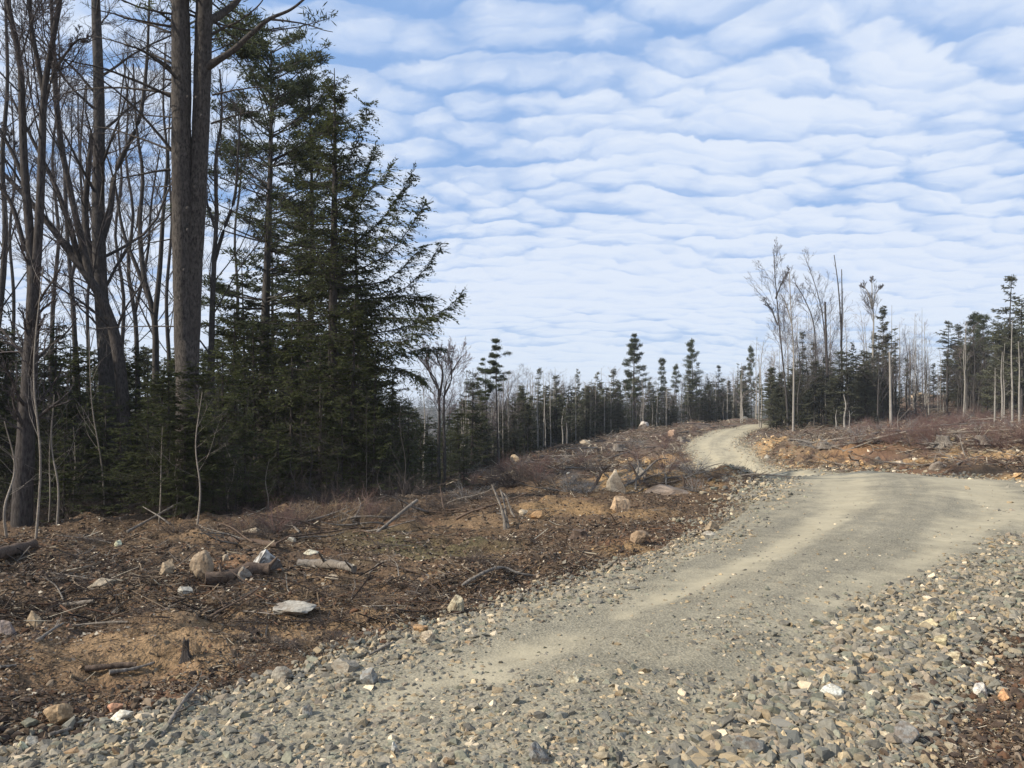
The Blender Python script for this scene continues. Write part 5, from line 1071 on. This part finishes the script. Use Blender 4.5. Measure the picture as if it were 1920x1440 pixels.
for k in range(230):
    px = gy.uniform(860, 1400); d = edge_d(px) + gy.uniform(0, 30) * gy.random(); pt = 740 + gy.uniform(-22, 45) - (px > 1080) * 12 + (px < 960) * 30
    ever(px, d, pt + 25 * (gy.random() < .3) - 22 * (gy.random() < .14), SPR if k % 5 else FIR, 8 if k % 5 else 5, 'dark evergreen in the packed middle tree line beyond the clearing', 1.3, 'evergreens of the middle tree line', k=k, name='spruce_tree' if k % 4 else 'evergreen_tree')  # mostly spruce shapes, whichever tree name they carry
for k in range(120):
    px = gy.uniform(865, 1400); d = edge_d(px) + gy.uniform(-1, 16) * gy.random(); pole_tree(px, d, gy.uniform(690, 780), POLE if k % 3 else BIR, 'thin bare stem among the evergreens of the middle tree line', 'bare stems of the middle tree line', h0=9 if k % 3 else 12, wid=1.1, k=k)
for k, a in enumerate([(1054,64,765,'pale leaning birch stem, left of a pair before the dark trees'),(1062,65,745,'pale upright birch stem, right of a pair before the dark trees'),(1133,74,740,'pale birch stem in front of the middle tree line'),(1182,80,735,'pale birch stem below the layered pine'),(1115,76,760,'greyish birch stem half way along the middle tree line'),(1008,60,720,'grey birch stem under the pointed open spruce')]):
    pole_tree(a[0], a[1], a[2], POLE, a[3], name='birch_tree', h0=9, wid=1.5, k=k, tilt=.02 if k == 0 else 0)

# ------------------------------------------------------------------ right-hand trees
def tall(px, d, ptop, lib, label, wid, k, h0=12, tilt=0, name='birch_tree'): return pole_tree(px, d, ptop, lib, label, None, name, wid, h0, k, tilt)
hardwood(64, [([(1478,815),(1474,740),(1466,660),(1460,600),(1455,540),(1452,500),(1452,478)],4.5,1.2),([(1458,610),(1446,580),(1432,560)],3,1.2),([(1454,560),(1466,530),(1480,505)],3,1.2)], [(16,.28,.5,.35),(7,.5,.5,.2),(5,.5,.55,.2),(3,.5,.5,.2)], 'tallest bare birch of the right stand, leaning left', 570, BARK_GREY, 'birch_tree', .010)
hardwood(60, [([(1487,812),(1488,740),(1488,660),(1484,600),(1482,560),(1480,510)],4.5,1.2),([(1484,605),(1474,570),(1466,555)],2.5,1.2)], [(14,.24,.5,.45),(7,.5,.5,.2),(4,.5,.55,.2),(2,.5,.5,.2)], 'upright birch with the whitest lower trunk, beside the leaning one', 571, BARK_PALE, 'birch_tree', .009)
hardwood(72, [([(1552,805),(1550,740),(1548,660),(1542,590),(1530,540),(1518,505),(1512,490)],4,1),([(1530,700),(1526,610),(1508,560),(1490,530)],3,1.4)], [(15,.28,.5,.4),(7,.5,.5,.2),(4,.5,.55,.2),(2,.5,.5,.2)], 'bare birch with a fan-shaped top, right of the upright one', 572, BARK_GREY, 'birch_tree', .010)
hardwood(74, [([(1580,790),(1578,700),(1577,620),(1572,540),(1564,478)],5,1.4),([(1577,650),(1579,580),(1578,505)],4,1.4)], [(9,.08,.6,.3),(3,.5,.5,.2)], 'pair of branchless spindly stems rising side by side', 573, BARK_GREY, 'snag_tree', .009)
hardwood(70, [([(1552,770),(1551,700),(1549,640),(1547,566)],6,3.5)], [(9,.08,.8,.1),(3,.5,.5,.2)], 'dark dead snag with a jagged tip in the right stand', 574, BARK_DARK, 'snag_tree', .009)
hardwood(68, [([(1634,790),(1636,720),(1637,650),(1638,600),(1635,560)],5,2),([(1636,580),(1628,550),(1618,535)],2.6,1.2),([(1636,580),(1642,552),(1652,538)],2.6,1.2),([(1635,570),(1635,540),(1634,524)],2.6,1.2)], [(12,.32,.5,.78),(7,.6,.5,.3),(4,.6,.5,.2),(2,.5,.5,.2)], 'birch with a small round bare crown above the pointed spruces', 575, BARK_PALE, 'birch_tree', .010)
hardwood(56, [([(1671,815),(1670,760),(1669,700),(1668,660)],6,3)], [(6,.16,.6,.5),(4,.5,.5,.2)], 'pale clean birch stem standing alone before the right stand', 576, BARK_PALE, 'birch_tree', .008)
for k, a in enumerate([(1567,56,768,'short pale birch stem, left of three before the dark firs',1.3),(1584,57,740,'thicker pale birch stem, middle of three before the dark firs',1.9),(1593,56,770,'short pale birch stem, right of three before the dark firs',1.3),(1865,56,690,'pale leaning stem at the left of the right-hand wood',1.5),(1879,58,660,'grey straight stem second in the right-hand wood',1.8),(1898,54,600,'pale straight stem tallest in the right-hand wood',1.7),
        (1770,74,735,'pale birch stem at the edge of the upper clearing',1.3),(1730,95,700,'thin bare stem on the skyline between the two stands',1.3),(1700,95,690,'thin bare stem behind the pointed spruces',1.3),(1815,80,700,'grey slanting stem in the dark cone-shaped tree group',1.4),(1912,50,640,'grey stem at the right edge of the frame',1.6),(1548,66,700,'pale birch stem in front of the dead snag',1.5)]):
    tall(a[0], a[1], a[2], POLE, a[3], a[4], k, 9)
for k, a in enumerate([(1656,66,572,'pointed spruce with clear tiers, tallest evergreen of the right stand',1.0,SPR),(1640,70,620,'spruce leaning on the left of the pointed one',.9,SPR),(1680,68,610,'ragged spruce right of the pointed one',.8,THIN),(1505,70,620,'open spruce behind the upright birch',.9,THIN),(1525,74,640,'ragged spruce left of the dead snag',.9,SPR),(1600,74,640,'dense spruce right of the spindly pair',.9,SPR),
        (1490,68,690,'dark fir by the foot of the leaning birch',1.1,SPR),(1540,70,690,'dark fir under the dead snag',1.2,SPR),(1615,66,700,'dark fir before the round-crowned birch',1.2,SPR),(1700,72,670,'thin-topped spruce at the right end of the stand',.9,THIN),(1460,72,720,'low fir at the bend of the far road',1.2,SPR),(1500,62,770,'squat dark fir beside the upright birch foot',1.3,FIR),(1640,62,775,'squat dark fir behind the lone clean birch stem',1.3,FIR),
        (1776,74,600,'dark cone-shaped spruce at the left of the right-hand wood',1.2,SPR),(1800,78,606,'dark spruce second from the left of the right-hand wood',1.1,SPR),(1825,80,590,'round-topped pine in the right-hand wood',1.1,PINE),(1845,78,594,'bushy pine beside the round-topped one',1.1,PINE),(1868,72,590,'broad spruce behind the pale leaning stem',1.3,SPR),(1893,64,514,'tallest spruce of the right-hand wood with a bare pointed tip',1.1,SPR),
        (1915,60,560,'dense spruce cut by the right edge of the frame',1.3,SPR),(1940,62,530,'spruce mostly outside the right edge of the frame',1.3,SPR),(1750,80,680,'small spruce at the skyline left of the right-hand wood',.9,SPR)]):
    h0 = {id(SPR): 8, id(THIN): 10, id(FIR): 5, id(PINE): 12}[id(a[5])]; ever(a[0], a[1], a[2], a[5], h0, a[3], a[4], name='pine_tree' if a[5] is PINE else 'evergreen_tree' if a[5] is FIR else 'spruce_tree', k=k)
for k in range(95):
    px = 1440 + 235 * gy.random() ** 1.1; d = gy.uniform(64, 84); pt = np.interp(px, [1450, 1550, 1650, 1735], [710, 680, 680, 725]) + gy.uniform(-25, 50)
    ever(px, d, pt, SPR, 8, 'dark evergreen filling the right stand behind the birches', 1.5, 'evergreens of the right stand', k=k)
for k in range(100):
    px = gy.uniform(1765, 1990); d = gy.uniform(76, 96) - (px > 1850) * gy.uniform(0, 16); pt = np.interp(px, [1775, 1850, 1990], [680, 640, 600]) + gy.uniform(-30, 60)
    ever(px, d, pt, SPR, 8, 'dark evergreen packed into the right-hand wood', 1.4, 'evergreens of the right-hand wood', k=k, name='evergreen_tree')  # all built from the spruce shapes
for k in range(70):
    px = gy.uniform(1385, 1745); d = gy.uniform(72, 100); pole_tree(px, d, gy.uniform(560, 700) if px > 1470 else gy.uniform(630, 740), BIR if k % 2 else POLE, 'thin bare stem rising through the right stand', 'bare stems of the right stand', h0=12 if k % 2 else 9, wid=1.2, k=k)
for k in range(16):
    px = gy.uniform(1740, 1930); d = gy.uniform(60, 90); pole_tree(px, d, gy.uniform(600, 700), BIR if k % 2 else POLE, 'thin bare stem in the right-hand wood', 'bare stems of the right-hand wood', h0=12 if k % 2 else 9, wid=1.2, k=k)
for k in range(12):
    px = gy.uniform(1378, 1460); ever(px, gy.uniform(96, 112), gy.uniform(650, 735), THIN if k % 2 else PINE, 10 if k % 2 else 12, 'sparse tuft-topped evergreen on the skyline beyond the far road', .6, 'skyline evergreens beyond the far road', k=k)

for k in range(46):
    px = gy.uniform(865, 1400); pole_tree(px, edge_d(px) + gy.uniform(0, 18), gy.uniform(705, 770), HW, 'grey twiggy hardwood mixed into the middle tree line', 'grey hardwoods of the middle tree line', h0=9.5, wid=1.0, k=k, name='hardwood_tree')
for k in range(34):
    px = gy.uniform(1445, 1740) if k % 3 else gy.uniform(1770, 1920); pole_tree(px, gy.uniform(62, 84), gy.uniform(620, 720), HW, 'grey twiggy hardwood mixed into the evergreens right of the road', 'grey hardwoods right of the road', h0=9.5, wid=1.0, k=k, name='hardwood_tree')

# ------------------------------------------------------------------ far woods over the valley and ridge
g = np.random.default_rng(99); mb = MB(); n = 5200
d = 130 + 520 * g.random(n) ** .75; px = g.uniform(-500, 2300, n); x = (px - CX) / F * d; y = d
k = ~((px > 1380) & (d < 190)); x, y, d = x[k], y[k], d[k]; n = len(x); z = T(x, y); h = g.uniform(7, 14, n); con = g.random(n) < .5
TP = np.stack([np.c_[x, y, z], np.c_[x + g.normal(0, .3, n), y, z + h]], 1); V, q = tubes(TP, np.stack([np.where(con, .12, .11), np.full(n, .04)], 1), 3); mb.add(V, q, np.array((.14, .125, .115)))
for sel, cnt, c in ((con, 34, (.035, .048, .032)), (~con, 26, (.115, .10, .095))):
    i = np.repeat(np.where(sel)[0], cnt); m = len(i); t = g.random(m); a = g.uniform(0, 6.28, m); isC = sel is con
    if isC: rr = (1 - t) * 2.2 * g.uniform(.5, 1, m); zz = z[i] + h[i] * (.12 + .88 * t); D = norm(np.c_[np.cos(a), np.sin(a), g.uniform(-.5, .1, m)]); P = np.c_[x[i] + np.cos(a) * rr * .3, y[i] + np.sin(a) * rr * .3, zz]; ln = .5 + rr; wd = .5 + .25 * g.random(m)
    else: rr = 1.6 * np.sqrt(g.random(m)); zz = z[i] + h[i] * (.45 + .5 * t); D = norm(np.c_[np.cos(a) * .6, np.sin(a) * .6, np.ones(m)]); P = np.c_[x[i] + np.cos(a) * rr * .5, y[i] + np.sin(a) * rr * .5, zz]; ln = g.uniform(1, 2.6, m); wd = np.full(m, .07)
    V, q = diamonds(P, D, norm(np.cross(D, unit(m, g))), ln, wd); mb.add(V, q, np.array(c) * g.uniform(.7, 1.3, (m, 1)))
o = link(mb.build('far_woods', LITTER), 'far_woods'); tag(o, 'grey and dark green woods covering the far valley side and ridge', None, None, 'stuff')
# slash, brush and young growth climbing the right-hand slope
for k in range(60):
    px = gy.uniform(1640, 1860); py = gy.uniform(746, 800); shrub(px, py, 'red' if gy.random() < .7 else 'grey', gy.uniform(.6, 1.1), 'reddish brush on the slope climbing between the two right stands', 'brush on the upper right slope')
for k, (px, d, pt) in enumerate([(1712,92,712),(1742,98,706),(1690,88,720),(1765,90,700),(1725,84,730)]):
    ever(px, d, pt, SPR, 8, 'low spruce on the skyline above the upper right slope', 1.1, 'low skyline spruces on the upper right slope', k=k, name='evergreen_tree')  # spruces like the others, same shapes

# brush heaps and broken branches along the forest edge, on the berm and in the bank
for k in range(26):
    px = gy.uniform(430, 860); py = np.interp(px, [430, 600, 860], [1000, 975, 945]) + gy.uniform(-6, 16); kd = ['dark', 'dark', 'red'][k % 3]
    shrub(px, py, kd, gy.uniform(.28, .55), SW[kd] + ' brush heaped along the edge of the dark woods', 'brush heaped along the woods', name='brush_bush')
gb_ = np.random.default_rng(123)
def jumble(n, fx, fy, ln, label, group, mat):
    for k in range(n):
        px = gb_.uniform(*fx); py = fy(px); p = ground_hit(px, py); u_, h_, s_ = road_uv([p.x], [p.y])
        if abs(u_[0]) < h_[0] + .3: continue
        a = gb_.uniform(0, 6.28); l_ = gb_.uniform(*ln); q2 = np.array([p.x + math.cos(a) * l_, p.y + math.sin(a) * l_]); z2 = float(T(np.array([q2[0]]), np.array([q2[1]]))[0]) + gb_.uniform(.0, .35) * l_
        r = l_ * gb_.uniform(.010, .022); stick([np.array([p.x, p.y, p.z + r]), np.array([q2[0], q2[1], z2 + r])], r, r * .4, label, 'branch', 'branch', mat[k % len(mat)], gb_, 6, .05, 8, group, 6)
jumble(46, (1000, 1480), lambda px: gb_.uniform(888, 925), (.5, 1.5), 'broken branch tangled into the brush berm by the bend', 'broken branches in the berm', [WOODG, WOODB, WOODG])
jumble(40, (400, 900), lambda px: np.interp(px, [400, 900], [1010, 950]) + gb_.uniform(-15, 22), (.4, 1.3), 'broken branch among the brush at the edge of the left woods', 'broken branches at the edge of the woods', [WOODB, WOODG])
jumble(40, (1450, 1915), lambda px: gb_.uniform(846, 885), (.6, 1.9), 'broken branch half buried in the bank behind the bend', 'broken branches in the bank', [WOODG, WOODB, WOODG])
jumble(30, (20, 900), lambda px: gb_.uniform(1010, 1180), (.25, .7), 'crooked dead branch lying on the brown left bank', 'dead branches on the left bank', [WOODB, WOODG])
# thin cold air: one even box of haze round everything, far ridge included
bm = bmesh.new(); bmesh.ops.create_cube(bm, size=1)
for v in bm.verts: v.co = ((v.co.x) * 3200, v.co.y * 3200, v.co.z * 90 - 5)
hm_ = bpy.data.meshes.new('haze'); bm.to_mesh(hm_); bm.free(); m = bpy.data.materials.new('haze_air'); m.use_nodes = True; nt = m.node_tree
nt.nodes.remove(nt.nodes['Principled BSDF']); pv = nt.nodes.new('ShaderNodeVolumePrincipled'); pv.inputs['Color'].default_value = (.92, .95, 1, 1); pv.inputs['Density'].default_value = .0004
nt.links.new(pv.outputs[0], nt.nodes['Material Output'].inputs['Volume']); hm_.materials.append(m); o = link(hm_, 'haze'); tag(o, None, None, None, 'stuff'); o['label'] = 'thin pale haze in the air'
